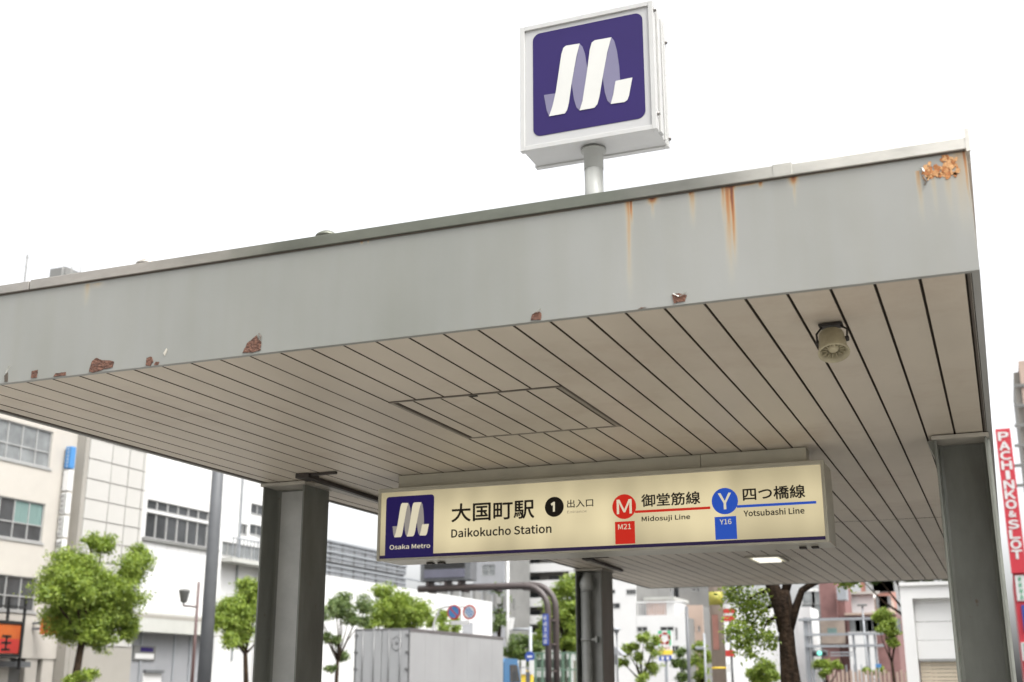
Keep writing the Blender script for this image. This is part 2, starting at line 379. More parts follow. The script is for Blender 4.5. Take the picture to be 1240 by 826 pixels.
# coping pieces along the front, lapped at their joints
jx = [XL-.012, aY(37, 350, FY).x, aY(950, 212, FY).x, XR+.012]
for i in range(3):
    x0, x1 = jx[i]+(.0 if i == 0 else .0035), jx[i+1]-(.0 if i == 2 else .0035)
    b = MB(); b.cbox(x0, x1, FY-.012, FY+.1, ZT+.0, ZC+.004*(i % 2), .003)
    b.build('coping', M['coping'], canopy)
b = MB(); b.box(XL+.004, XR-.004, FY-.005, FY-.0005, ZT-.005, ZT-.0005); b.build('coping_shadow_line', M['trimdark'], canopy)  # dark strip painting the shadow line under the coping
lx = jx[2]
b = MB(); b.cbox(lx-.04, lx+.03, FY-.0145, FY+.102, ZT-.001, ZC+.006, .002); b.build('coping_joint_cover', M['coping'], canopy)
b = MB(); b.cbox(XR-.1, XR+.012, FY+.101, YB, ZT, ZC, .003); b.build('coping', M['coping'], canopy)
b = MB(); b.cbox(XL-.012, XL+.1, FY+.101, YB, ZT, ZC, .003); b.build('coping', M['coping'], canopy)
b = MB(); b.cbox(XL+.101, XR-.101, YB-.1, YB+.012, ZT, ZC, .003); b.build('coping', M['coping'], canopy)
b = MB(); b.box(XR+.0, XR+.014, FY-.014, FY-.006, ZT-.01, ZC+.03); b.build('coping_end_cap', M['coping'], canopy)
for u, v in ((178, 319), (396, 285)):
    p = aY(u, v, FY+.35)
    b = MB(); b.lathe([(-.25, .03), (-.012, .03), (-.012, .055), (0, .05), (.014, .03), (.02, .001)], p, (0, 0, 1), 18)
    b.build('roof_vent', M['coping'], canopy)

# soffit planks
S0, DS = -4.0601, .1504
edges = [XL+.045]+[S0+DS*k for k in range(-3, 28)]
YJ = 10.58; HY0, HY1 = 5.15, 6.11
GAP = .0036
cache = {}
def plank(x0, x1, y0, y1, name='plank', z=ZS):
    x0 += GAP; x1 -= GAP; w = x1-x0; key = (round(w, 4), round(y1-y0, 3))
    if key in cache:
        o = cache[key].copy(); COL.objects.link(o); o.name = name; o.parent = canopy
    else:
        d = .004; mb = MB(); L = y1-y0
        mb.add([(0, 0, d), (w, 0, d), (w, L, d), (0, L, d), (.002, .001, 0), (w-.002, .001, 0), (w-.002, L-.001, 0), (.002, L-.001, 0), (0, 0, .016), (w, 0, .016), (w, L, .016), (0, L, .016)],
               [(4, 7, 6, 5), (0, 4, 5, 1), (1, 5, 6, 2), (2, 6, 7, 3), (3, 7, 4, 0), (0, 1, 9, 8), (1, 2, 10, 9), (2, 3, 11, 10), (3, 0, 8, 11), (8, 9, 10, 11)])
        o = mb.build(name, M['plank'], canopy); cache[key] = o; o.data.materials.append(M['groove'])
        for pi, pp in enumerate(o.data.polygons): pp.material_index = 1 if 1 <= pi <= 8 else 0
    o.location = (x0, y0, z+random.uniform(-.0006, .0006)); return o
for i in range(len(edges)-1):
    x0, x1 = edges[i], edges[i+1]
    if abs(x0-(S0+DS*9)) < .01 or (x0 > S0+DS*9-.01 and x1 < S0+DS*15+.01):
        plank(x0, x1, FY+.03, HY0-.004); plank(x0, x1, HY1+.004, YJ-.008)
    else:
        plank(x0, x1, FY+.03, YJ-.008)
    plank(x0, x1, YJ+.008, YB-.045)
# edge trims round the soffit
b = MB(); b.box(.003, .012, FY+.027, YB-.03, ZS-.003, ZS+.02); b.build('edge_trim', M['trimdark'], canopy)
b = MB(); b.box(.0125, XR-T-.003, FY+.027, YB-.03, ZS-.001, ZS+.02); b.build('edge_trim', M['trim'], canopy)
b = MB(); b.box(XL+T+.004, XL+.040, FY+.027, YB-.03, ZS-.002, ZS+.02); b.build('edge_trim', M['trimdark'], canopy)
b = MB(); b.box(XL+.05, 0, YB-.042, YB-T-.002, ZS-.002, ZS+.02); b.build('edge_trim', M['trim'], canopy)
# ceiling hatch: six boards in a thin frame
hx0, hx1 = S0+DS*9, S0+DS*15
bw = (hx1-hx0-.07)/5.6
xx = [hx0+.035, hx0+.035+.6*bw]+[hx0+.035+(.6+k)*bw for k in range(1, 6)]
for i in range(6): plank(xx[i], xx[i+1], HY0+.018, HY1-.016, 'hatch_board', ZS-.001)
b = MB()
for x in (hx0+.004, hx1-.020): b.box(x, x+.016, HY0+.004, HY1-.004, ZS-.006, ZS+.02)
b.box(hx0+.0205, hx1-.0205, HY0+.004, HY0+.013, ZS-.004, ZS+.02); b.box(hx0+.0205, hx1-.0205, HY1-.012, HY1-.004, ZS-.004, ZS+.02)
b.build('hatch_frame', M['hatchframe'], canopy)
for (a0, a1, c0_, c1_) in ((hx0-.004, hx0+.0035, HY0, HY1), (hx0+.0205, hx0+.031, HY0+.014, HY1-.013), (hx1-.0035, hx1+.004, HY0, HY1), (hx1-.031, hx1-.0205, HY0+.014, HY1-.013), (hx0+.004, hx1-.004, HY0-.010, HY0+.0035), (hx0+.004, hx1-.004, HY1-.0035, HY1+.010)):
    b = MB(); b.box(a0, a1, c0_, c1_, ZS-.0025, ZS+.02); b.build('hatch_slot', M['trimdark'], canopy)
b = MB(); b.cbox((hx0+hx1)/2-.02, (hx0+hx1)/2+.02, HY0+.006, HY0+.02, ZS-.010, ZS-.0045, .002); b.build('hatch_latch', M['bracket'], canopy)
# pillars: box columns with a thin flange on the outer edge and a cap plate
def pillar(x0, x1, y0, y1, flange):
    t_ = .013; mb = MB(); mb.cbox(x0, x0+t_, y0, y1, .1, ZS-.03, .002); mb.cbox(x1-t_, x1, y0, y1, .1, ZS-.03, .002); mb.box(x0+t_, x1-t_, y0+.19, y0+.202, .1, ZS-.03)
    f2 = MB()
    for (xa_, sg) in ((x0+t_, 1), (x1-t_, -1)):
        f2.poly([(xa_, y0+.1855, .1), (xa_+sg*.022, y0+.1855, .1), (xa_+sg*.008, y0+.1775, .1), (xa_, y0+.164, .1)], ZS-.13, (0, 0, 1))
    p = mb.build('pillar', M['pillar'], canopy)
    if flange == 'L': wb = MB(); wb.box(x0+t_+.002, x1-t_-.002, y0+.186, y0+.1895, .12, ZS-.04); wb.build('web_light_plate', M['weblight'], p)  # thin pale plate, the light on the web put into its colour
    f2.build('root_fillet', M['pillar'], p)
    c = MB(); c.box(x0-.012, x1+.012, y0-.014, y1+.014, ZS-.028, ZS-.007); c.build('cap_plate', M['trim'], p)
    f = MB()
    if flange == 'R': f.box(x1+.001, x1+.014, y0+.06, y1-.01, .1, ZS-.03); f.build('edge_strip', M['pillaredge'], p)
    d = MB(); d.cbox(x0-.04, x1+.04, y0-.04, y1+.04, .13, .16, .005); d.build('base_plate', M['pillar'], p)
    return p
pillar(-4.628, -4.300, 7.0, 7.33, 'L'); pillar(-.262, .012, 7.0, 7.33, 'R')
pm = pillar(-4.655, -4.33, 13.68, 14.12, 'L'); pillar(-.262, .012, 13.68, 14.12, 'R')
# gusset below the right pillar cap
b = MB(); b.poly([(-.30, 7.02, ZS-.03), (-.262, 7.02, ZS-.03), (-.262, 7.02, ZS-.22), (-.268, 7.02, ZS-.12)], .3, (0, 1, 0)); b.build('gusset', M['pillar'], canopy)
# downpipe on the middle pillar
px_ = aY(709.8, 740, 13.775); pr = .062
b = MB(); b.tube([(px_.x, 13.775, .13), (px_.x, 13.775, 2.72)], pr, 18); dp = b.build('downpipe', M['pipe'], canopy)
b = MB(); b.lathe([(0, pr+.004), (.02, pr+.02), (.07, pr+.03), (.12, pr+.018), (.2, .05)], (px_.x+.01, 13.775, 2.70), (.05, .15, 1), 20); b.build('pipe_elbow', M['pipe'], dp)
for z in (2.12, .8, 2.69):
    b = MB(); b.lathe([(0, pr+.001), (0, pr+.009), (.028 if z < 2.6 else .012, pr+.009), (.028 if z < 2.6 else .012, pr+.001)], (px_.x, 13.775, z), (0, 0, 1), 20)
    if z < 2.6:
        b.cbox(px_.x+.065, px_.x+.13, 13.75, 13.80, z, z+.03, .003); b.cbox(px_.x+.12, px_.x+.142, 13.73, 13.82, z-.02, z+.05, .003)
    b.build('pipe_clip', M['pipe'], dp)
# folding-gate guide rails fixed under the soffit
for (y0, y1, xa, xb) in ((6.86, 8.45, -4.165, -4.24), (12.55, 13.98, -4.10, -4.17)):
    b = MB(); b.poly([(xa-.018, y0, ZS-.03), (xa+.018, y0, ZS-.03), (xb+.018, y1, ZS-.03), (xb-.018, y1, ZS-.03)], .025, (0, 0, 1))
    rl = b.build('guide_rail', M['rail'], canopy)
    b = MB(); b.cbox(xa-.05, xa+.05, y0-.12, y0+.02, ZS-.035, ZS-.003, .004); b.cbox(xa+.05, xa+.24, y0-.10, y0-.075, ZS-.02, ZS-.003, .003)
    b.build('rail_bracket', M['rail'], rl)
    b = MB(); b.cbox(xa-.13, xa-.06, y0+.25, y0+1.3, ZS-.022, ZS-.003, .004); b.build('rail_cover', M['trim'], rl)
# rust patches where the paint has come away
def patch(pts, m, y=FY, lift=.003, name='rust_patch', jag=.0035, sub=5):
    P = [aY(u, v if v < 456.3-.1157*u or u > 1100 else v+3.2, FY) for u, v in pts]; out = []
    for i in range(len(P)):
        a, c = P[i], P[(i+1) % len(P)]
        for k in range(sub):
            t = k/sub; out.append((a.x+(c.x-a.x)*t+random.uniform(-jag, jag), y-.0005, max(a.z+(c.z-a.z)*t+random.uniform(-jag, jag), ZS-.006)))
    mb = MB(); mb.poly(out, lift, (0, -1, 0)); return mb.build(name, m, canopy)
patch([(108, 447), (112, 438), (117, 433.5), (124, 436), (138, 437.5), (137, 441), (126, 444), (114, 448)], M['rust'], jag=.002)
patch([(294, 424), (300, 416), (311, 406.5), (316, 414), (316, 421), (306, 424)], M['rust'], jag=.002)
patch([(177, 439.5), (178, 433.5), (184, 432), (186, 435), (182, 440)], M['rust'], jag=.0012)
patch([(187, 439), (189, 435), (193, 435.5), (191, 439.5)], M['rust'], jag=.0012)
patch([(38, 455), (39, 449.5), (46, 448), (45, 454)], M['rust'], jag=.0012)
patch([(6, 459), (6, 455), (10, 451), (9.5, 459)], M['trimdark'], jag=.001)
patch([(65, 453), (68, 449), (80, 447.5), (80, 451.5)], M['rust'], jag=.0012)
patch([(643, 385), (645, 381), (652, 376.5), (656, 380), (655, 384)], M['rust'], jag=.0015)
patch([(816, 364), (814, 357), (822, 355.5), (832, 357), (829, 362)], M['rust'], jag=.0015)
patch([(773, 371.5), (776, 369.5), (783, 369)], M['rust'], jag=.0008)
patch([(198, 428), (202, 422), (203, 424), (200, 431)], M['trim'], jag=.0006)
rr_ = random.Random(5); isl = [MB(), MB()]
for k in range(120):
    if k % 3 == 0: cu, cv, su, sv = 1124.5, 209, 4.2, 6.0
    elif k % 3 == 1: cu, cv, su, sv = 1149, 199, 6.0, 7.5
    else: cu, cv, su, sv = 1143, 209, 10, 4.0
    u0, v0 = cu+max(-1.7, min(1.7, rr_.gauss(0, .8)))*su, cv+max(-1.7, min(1.6, rr_.gauss(0, .8)))*sv
    pr_ = rr_.uniform(1.2, 3.8); lf = .0010+.00011*(k % 13); pts_ = []
    for q in range(11):
        th = 2*math.pi*q/11; rad_ = pr_*rr_.uniform(.5, 1.15); p_ = aY(u0+rad_*math.cos(th), v0+rad_*1.15*math.sin(th), FY)
        pts_.append((min(p_.x, XR-.003), FY-.0004, min(p_.z, ZT-.008)))
    isl[k % 2].poly(pts_, lf, (0, -1, 0))
isl[0].build('rust_patch', M['rustorange'], canopy, kind='stuff'); isl[1].build('rust_patch', M['rustdeep'], canopy, kind='stuff')
def curl(pts, name='paint_flake', m=None):
    P = [aY(u, v, FY) for u, v in pts]; mb = MB()
    a = [(p.x, FY-.004-.012*i/len(P), p.z) for i, p in enumerate(P)]; c = [(p.x+.006, FY-.002-.006*i/len(P), p.z+.001) for i, p in enumerate(P)]
    mb.add(a+c, [(i, i+1, i+1+len(a), i+len(a)) for i in range(len(a)-1)]); return mb.build(name, m or M['flake'], canopy)
curl([(1117, 212), (1121, 219), (1119, 226)], m=M['trimdark']); curl([(1112, 206), (1116, 204), (1118, 209)])
curl([(313, 404), (316, 408), (315, 413)], m=M['trimdark']); curl([(815, 356), (822, 360), (831, 355)]); curl([(644, 380), (650, 379), (655, 375)]); curl([(7, 452), (10, 447), (13, 444)])

# =================================================================== ROOF SIGN
def emblem_norm():
    """ribbon emblem polygons measured on the photographed roof sign, in units of its purple square"""
    def q(x, y): p = aY(600+x/3.304, y/3.304, 4.5); return p.x, p.z
    xl = q(148, 335)[0]; xr = q(592, 260)[0]; zt = (q(165, 130)[1]+q(570, 50)[1])/2; zb = (q(160, 545)[1]+q(575, 470)[1])/2
    nrm = lambda L: [((q(*a)[0]-xl)/(xr-xl), (q(*a)[1]-zb)/(zt-zb)) for a in L]
    dim = [nrm([(192, 378), (238, 371), (224, 445), (213, 463), (203, 440)]),
           nrm([(335, 172), (346, 184), (356, 212), (366, 275), (352, 375), (335, 440), (322, 427), (312, 395), (303, 330), (318, 255)]),
           nrm([(462, 147), (473, 160), (484, 200), (493, 262), (497, 318), (479, 322), (460, 414), (446, 400), (436, 368), (427, 308), (443, 225)])]
    wh = [nrm([(213, 463), (226, 425), (240, 365), (262, 215), (270, 190), (280, 181), (335, 172), (322, 225), (303, 330), (292, 410), (285, 438), (276, 452)]),
          nrm([(335, 440), (347, 400), (364, 290), (376, 195), (384, 168), (396, 159), (462, 147), (446, 205), (427, 308), (414, 385), (406, 415), (394, 429)]),
          nrm([(479, 322), (546, 308), (533, 380), (526, 398), (515, 406), (460, 414), (470, 375)])]
    return (xl, xr, zb, zt), dim, wh
SQ, DIM, WH = emblem_norm()
def emblem(x0, x1, z0, z1, y, mw, md, parent):
    b = MB()
    for L in DIM: b.poly([(x0+a*(x1-x0), y, z0+c*(z1-z0)) for a, c in L], .001, (0, -1, 0))
    e = b.build('ribbon_shadow', md, parent)
    b = MB()
    for L in WH: b.poly([(x0+a*(x1-x0), y-.0012, z0+c*(z1-z0)) for a, c in L], .001, (0, -1, 0))
    b.build('ribbon_emblem', mw, parent)
SY = 4.5
tl = aY(632, 33, SY); br = aY(799.8, 156, SY); bl = aY(627, 183, SY); tr = aY(786, 1, SY)
sx0, sx1 = (tl.x+bl.x)/2, (br.x+tr.x)/2; sz0, sz1 = (bl.z+br.z)/2, (tl.z+tr.z)/2
rs = thing('roof_sign', 'square white sign box with purple ribbon emblem, on a pole above the canopy', 'sign')
D = .215
b = MB(); b.cbox(sx0+.006, sx1-.006, SY+.012, SY+D-.012, sz0+.006, sz1-.006, .006); b.build('housing', M['whitemetal'], rs)
b = MB(); fr = .022
for (a0, a1, c0, c1) in ((sx0, sx0+fr, sz0, sz1), (sx1-fr, sx1, sz0, sz1), (sx0+fr, sx1-fr, sz0, sz0+fr), (sx0+fr, sx1-fr, sz1-fr, sz1)):
    b.cbox(a0, a1, SY, SY+.03, c0, c1, .002)
    b.cbox(a0, a1, SY+D-.03, SY+D, c0, c1, .002)
b.build('frame', M['whitemetal'], rs)
b = MB(); b.box(sx0+.02, sx1-.02, SY+.009, SY+.0118, sz0+.02, sz1-.02); fc = b.build('face_panel', M['whiteface'], rs)
flat('purple_square', rrect(SQ[0], SQ[1], SQ[2], SQ[3], .035), SY+.0088, M['purple'], fc)
emblem(SQ[0], SQ[1], SQ[2], SQ[3], SY+.0070, M['emblemwhite'], M['lavender'], fc)
# side strips and screws
b = MB(); b.cbox(sx1-.0058, sx1+.004, SY+.06, SY+.10, sz0+.01, sz1-.01, .002); b.cbox(sx1-.0058, sx1+.002, SY+.14, SY+.15, sz0+.01, sz1-.01, .002); b.build('side_rib', M['whitemetal'], rs)
for yy, zz in ((SY+.016, sz1-.04), (SY+D-.016, sz1-.10), (SY+.016, sz0+.075), (SY+D-.016, sz0+.04)):
    b = MB(); b.lathe([(0, .009), (.008, .009), (.011, .006), (.012, .0005)], (sx1-.001, yy, zz), (1, 0, 0), 10); b.build('screw', M['screw'], rs)
px0 = aY(719, 200, SY+.1).x
b = MB(); b.tube([(px0, SY+.1, 3.33), (px0, SY+.1, sz0+.004)], .041, 22); pl = b.build('pole', M['pipe'], rs)
b = MB(); b.lathe([(0, .0415), (0, .0425), (.085, .0425), (.085, .055), (.095, .055), (.095, .0415)], (px0, SY+.1, sz0-.096), (0, 0, 1), 22); b.build('collar', M['pipe'], pl)
b = MB(); b.cbox(px0-.1, px0+.1, SY, SY+.2, ZT-.018, ZT-.004, .003); b.build('base_plate', M['pipe'], pl)

# =================================================================== HANGING STATION SIGN
HS = 7.0
M['lit'] = emis('lit_acrylic', (.76, .66, .41), 1)
nt = M['lit'].node_tree; bb = nt.nodes['Principled BSDF']
tcn = N(nt, 'ShaderNodeTexCoord'); mpn = N(nt, 'ShaderNodeMapping'); mpn.inputs['Scale'].default_value = (1.5, 1, .35); nt.links.new(tcn.outputs['Object'], mpn.inputs[0])
nn = N(nt, 'ShaderNodeTexNoise', Scale=1.5, Detail=2); nt.links.new(mpn.outputs[0], nn.inputs['Vector'])
crn = N(nt, 'ShaderNodeValToRGB'); crn.color_ramp.elements[0].position = .34; crn.color_ramp.elements[0].color = (.44, .38, .235, 1); crn.color_ramp.elements[1].position = .60; crn.color_ramp.elements[1].color = (.72, .62, .385, 1)
nt.links.new(nn.outputs['Fac'], crn.inputs[0])
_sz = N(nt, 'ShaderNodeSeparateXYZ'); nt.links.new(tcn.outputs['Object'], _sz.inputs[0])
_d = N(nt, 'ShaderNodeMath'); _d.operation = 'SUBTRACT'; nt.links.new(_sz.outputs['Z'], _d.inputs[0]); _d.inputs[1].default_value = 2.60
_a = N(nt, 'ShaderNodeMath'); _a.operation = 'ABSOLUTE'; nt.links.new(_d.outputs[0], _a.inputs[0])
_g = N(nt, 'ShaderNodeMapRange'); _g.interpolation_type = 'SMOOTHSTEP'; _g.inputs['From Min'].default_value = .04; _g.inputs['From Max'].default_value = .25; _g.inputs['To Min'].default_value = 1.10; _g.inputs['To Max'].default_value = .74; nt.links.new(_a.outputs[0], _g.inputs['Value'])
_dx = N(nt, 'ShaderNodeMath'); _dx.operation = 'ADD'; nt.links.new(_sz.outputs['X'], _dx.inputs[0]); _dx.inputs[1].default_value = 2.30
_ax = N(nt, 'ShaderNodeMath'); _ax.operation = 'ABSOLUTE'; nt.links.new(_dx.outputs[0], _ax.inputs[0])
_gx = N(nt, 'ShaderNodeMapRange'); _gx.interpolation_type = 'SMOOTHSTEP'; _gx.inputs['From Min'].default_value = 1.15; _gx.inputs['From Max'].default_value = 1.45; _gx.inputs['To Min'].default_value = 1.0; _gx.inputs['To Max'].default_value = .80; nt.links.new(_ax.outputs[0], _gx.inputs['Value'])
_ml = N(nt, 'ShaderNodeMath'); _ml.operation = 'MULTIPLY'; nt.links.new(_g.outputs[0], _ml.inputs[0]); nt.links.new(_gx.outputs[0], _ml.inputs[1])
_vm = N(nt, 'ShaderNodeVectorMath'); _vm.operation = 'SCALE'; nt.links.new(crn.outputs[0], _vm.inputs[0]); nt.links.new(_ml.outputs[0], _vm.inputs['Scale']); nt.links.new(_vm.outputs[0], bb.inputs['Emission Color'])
M['litpurple'] = emis('lit_purple', (.012, .006, .07)); M['litwhite'] = emis('lit_emblem', (.66, .60, .44)); M['litdim'] = emis('lit_emblem_shade', (.27, .245, .22))
M['litred'] = emis('lit_red', (.52, .018, .008)); M['litblue'] = emis('lit_blue', (.018, .075, .42)); M['ink'] = emis('lit_black_ink', (.006, .004, .002)); M['litline'] = emis('lit_dark_line', (.018, .010, .045))
M['inkgrey'] = emis('lit_grey_ink', (.2, .17, .12))
hp = [aY(458, 592.8, HS), aY(456, 681, HS), aY(998.4, 556, HS), aY(1003, 654.5, HS)]
hx0s, hx1s = (hp[0].x+hp[1].x)/2, (hp[2].x+hp[3].x)/2; hz0, hz1 = (hp[1].z+hp[3].z)/2, (hp[0].z+hp[2].z)/2
hs_ = thing('station_name_sign', 'long backlit cream station name board hanging under the canopy', 'sign')
HD = .34
b = MB(); b.cbox(hx0s+.004, hx1s-.004, HS+.012, HS+HD, hz0+.003, hz1-.003, .004); b.build('housing', M['signframe'], hs_)
fr = .02; b = MB()
for (a0, a1, c0, c1) in ((hx0s, hx0s+fr, hz0, hz1), (hx1s-fr, hx1s, hz0, hz1), (hx0s+fr, hx1s-fr, hz0, hz0+.014), (hx0s+fr, hx1s-fr, hz1-.026, hz1)):
    b.cbox(a0, a1, HS, HS+.03, c0, c1, .002)
b.build('frame', M['signframe'], hs_)
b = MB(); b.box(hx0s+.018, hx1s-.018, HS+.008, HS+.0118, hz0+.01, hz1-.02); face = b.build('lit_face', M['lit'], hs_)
for xa in (hx0s+.28, hx0s+.36, hx1s-.18, hx1s-.11): b = MB(); b.cbox(xa-.02, xa+.02, HS+.2, HS+.25, hz0-.010, hz0+.001, .002); b.build('latch', M['bracket'], hs_)
c0 = aZ(487, 577, ZS); c1 = aZ(976, 541, ZS)
b = MB(); b.cbox(c0.x, (c0.x+c1.x)/2+.7, 7.07, 7.19, hz1-.003, ZS-.003, .003); b.cbox((c0.x+c1.x)/2+.702, c1.x, 7.0705, 7.1895, hz1-.003, ZS-.003, .003)
b.build('mounting_channel', M['signframe'], hs_)
FYs = HS+.0079
def onface(u, v): p = aY(u, v, FYs); return p.x, p.z
A = lambda x, y: onface(440+x/3.875, 540+y/3.875)
B_ = lambda x, y: onface(720+x/3.875, 540+y/3.875)
ZA = lambda x, y: onface(540+x/8.857, 590+y/8.857)
ZB = lambda x, y: onface(735+x/10.33, 585+y/10.33)
ZC2 = lambda x, y: onface(855+x/8.55, 575+y/8.55)
def box2(p, q): return min(p[0], q[0]), max(p[0], q[0]), min(p[1], q[1]), max(p[1], q[1])
def ftext(s, p, q, m, off=0., par=None, d=.0): x0, x1, z0, z1 = box2(p, q); return lettering(s, x0, x1, z0, z1, FYs-.002-d, m, par or face, off)
# dark line along the bottom, purple panel
flat('bottom_line', [(hx0s+.018, hz0+.014), (hx1s-.018, hz0+.014), (hx1s-.018, hz0+.034), (hx0s+.018, hz0+.034)], FYs, M['litline'], face, .0008)
p0, p1 = A(109, 240), A(333, 228); zt = (p0[1]+p1[1])/2
pan = flat('purple_panel', rrect(p0[0], p1[0], hz0+.0145, zt, .022, True), FYs-.0009, M['litpurple'], face, .0008)
e0 = A(137, 430); e1 = A(308, 266)
# emblem box (its own extent inside the unit square)
us = [a for L in DIM+WH for a, c in L]; vs2 = [c for L in DIM+WH for a, c in L]
ua, ub, va, vb = min(us), max(us), min(vs2), max(vs2)
ex0, ex1, ez0, ez1 = box2(A(137, 405), A(308, 400)); ez0 = (A(150, 432)[1]+A(285, 420)[1])/2; ez1 = (A(190, 270)[1]+A(245, 263)[1])/2
kx = (ex1-ex0)/(ub-ua); kz = (ez1-ez0)/(vb-va)
emblem(ex0-ua*kx, ex0+(1-ua)*kx, ez0-va*kz, ez0+(1-va)*kz, FYs-.0020, M['litwhite'], M['litdim'], pan)
ftext('Osaka Metro', A(124, 487), A(314, 456), M['litwhite'], .022, pan)
ftext('大国町駅', ZA(62, 376), ZA(945, 130), M['ink'], .021)
ftext('Daikokucho Station', ZA(60, 541), ZA(1130, 394), M['ink'], .032)
def disc(name, c, r, m, par=face): return flat(name, disc_pts(c[0], c[1], r), FYs, m, par, .0008)
pxm = (hx1s-hx0s)/544
dd = disc('number_disc', A(896, 286), 46/3.875*pxm*.99, M['ink']); flat('numeral', [A(x, y) for x, y in ((899, 308), (899, 262), (892, 263), (880, 272), (884, 281), (890, 277), (890, 309))][::-1], FYs-.0009, M['litwhite'], dd, .0008)
ftext('出入口', A(957, 291), A(1078, 247), M['ink'], .016)
ftext('Entrance', A(957, 317), A(1048, 300), M['inkgrey'], 0)
dm = disc('line_disc', B_(139, 285), 55/3.875*pxm, M['litred']); lettering('M', B_(105, 285)[0], B_(174, 285)[0], B_(139, 318)[1], B_(139, 252)[1], FYs-.002, M['litwhite'], dm, .012)
x0, x1, z0, z1 = box2(B_(98, 462), B_(188, 352)); sq = flat('line_code_panel', [(x0, z0), (x1, z0), (x1, z1), (x0, z1)], FYs, M['litred'], face, .0008)
lettering('M21', B_(111, 378)[0], B_(171, 378)[0], B_(140, 391)[1], B_(140, 367)[1], FYs-.002, M['litwhite'], sq, .012)
ftext('御堂筋線', ZB(435, 300), ZB(1160, 102), M['ink'], .022)
x0, x1, z0, z1 = box2(B_(190, 311), B_(543, 289)); zm = (z0+z1)/2; flat('line_stripe', [(x0, zm-.0075), (x1, zm-.0075), (x1, zm+.0075), (x0, zm+.0075)], FYs, M['litred'], face, .0008)
ftext('Midosuji Line', ZB(438, 497), ZB(1038, 388), M['ink'], .028)
dy = disc('line_disc', B_(611, 259), 57/3.875*pxm, M['litblue']); lettering('Y', B_(581, 260)[0], B_(641, 260)[0], B_(610, 297)[1], B_(610, 222)[1], FYs-.002, M['litwhite'], dy, .012)
x0, x1, z0, z1 = box2(B_(568, 441), B_(664, 329)); sq = flat('line_code_panel', [(x0, z0), (x1, z0), (x1, z1), (x0, z1)], FYs, M['litblue'], face, .0008)
lettering('Y16', B_(588, 356)[0], B_(642, 356)[0], B_(614, 368)[1], B_(614, 344)[1], FYs-.002, M['litwhite'], sq, .012)
ftext('四つ橋線', ZC2(386, 271), ZC2(1018, 101), M['ink'], .022)
x0, x1, z0, z1 = box2(B_(668, 286), B_(1040, 263)); zm = (z0+z1)/2; flat('line_stripe', [(x0, zm-.0075), (x1, zm-.0075), (x1, zm+.0075), (x0, zm+.0075)], FYs, M['litblue'], face, .0008)
ftext('Yotsubashi Line', ZC2(393, 432), ZC2(1015, 336), M['ink'], .03)

# =================================================================== HORN SPEAKER
sp_ = thing('horn_speaker', 'small aged cream horn speaker in a U bracket on the soffit boards', 'speaker')
ax = Vector((.10, -.38, -.925)).normalized()
cm = aY(1010, 428, 4.53)            # centre of the mouth
side = Vector((1, 0, 0)); side = (side-ax*side.dot(ax)).normalized(); nrm_ = ax.cross(side)
b = MB(); b.lathe([(-.112, .001), (-.112, .042), (-.104, .054), (-.03, .061), (-.022, .064), (-.003, .069), (0, .068), (.001, .064), (-.016, .056), (-.034, .050), (-.07, .034)], cm, ax, 36); b.v = [tuple(cm+(Vector(v)-cm)*.87) for v in b.v]; hb = b.build('housing', M['speaker'], sp_)
b = MB(); b.lathe([(-.06, .043), (-.06, .001)], cm, ax, 30); b.build('throat', M['speakerdark'], hb)
b = MB(); b.lathe([(-.07, .030), (-.030, .027), (-.020, .022), (-.017, .012), (-.018, .001)], cm, ax, 26); b.v = [tuple(cm+(Vector(v)-cm)*.85) for v in b.v]; b.build('centre_plug', M['speaker'], hb)
b = MB()
for k in range(14):
    th = 2*math.pi*k/14; d = side*math.cos(th)+nrm_*math.sin(th); w = ax.cross(d)*.0016
    b.poly([cm+d*.028-ax*.05-w, cm+d*.028-ax*.018-w, cm+d*.056-ax*.018-w, cm+d*.050-ax*.05-w], 1, w*2)
b.v = [tuple(cm+(Vector(v)-cm)*.86) for v in b.v]; b.build('louvre_fins', M['speaker'], hb)
top = aZ(1006, 392, ZS); pv = cm-ax*.06
b = MB()
b.cbox(top.x-.045, top.x+.045, top.y-.03, top.y+.03, ZS-.014, ZS-.003, .003)
for s in (-1, 1): b.tube([(top.x+s*.035, top.y, ZS-.012), pv+side*s*.058+Vector((0, .01, .04)), pv+side*s*.055], .0042, 8)
b.build('u_bracket', M['bracket'], sp_)
for s in (-1, 1):
    b = MB(); b.lathe([(0, .011), (.016, .011), (.018, .004)], pv+side*s*.046, side*s, 10); b.build('wing_knob', M['bracket'], sp_)
b = MB(); b.tube([(top.x+.01, top.y+.02, ZS-.006), (top.x+.006, top.y-.005, ZS-.05), cm-ax*.10], .004, 8); b.build('cable', M['bracket'], sp_)

# =================================================================== SOFFIT LIGHT
cl = thing('ceiling_light', 'lit square recessed light in the soffit behind the station name board', 'light')
lp = aZ(929, 676, ZS); lw, ll = .19, .30
b = MB()
for q in ((lp.x-lw, lp.x+lw, lp.y-ll, lp.y-ll+.025), (lp.x-lw, lp.x+lw, lp.y+ll-.025, lp.y+ll), (lp.x-lw, lp.x-lw+.025, lp.y-ll+.025, lp.y+ll-.025), (lp.x+lw-.025, lp.x+lw, lp.y-ll+.025, lp.y+ll-.025)):
    b.box(*q, ZS-.02, ZS-.002)
b.build('frame', M['trim'], cl)
M['lamp'] = emis('lit_lamp', (1, .95, .82), 1.3); M['reflector'] = emis('lit_reflector', (.75, .70, .50), .9)
b = MB(); b.box(lp.x-lw+.026, lp.x+lw-.026, lp.y-ll+.026, lp.y+ll-.026, ZS-.006, ZS-.002); b.build('reflector', M['reflector'], cl)
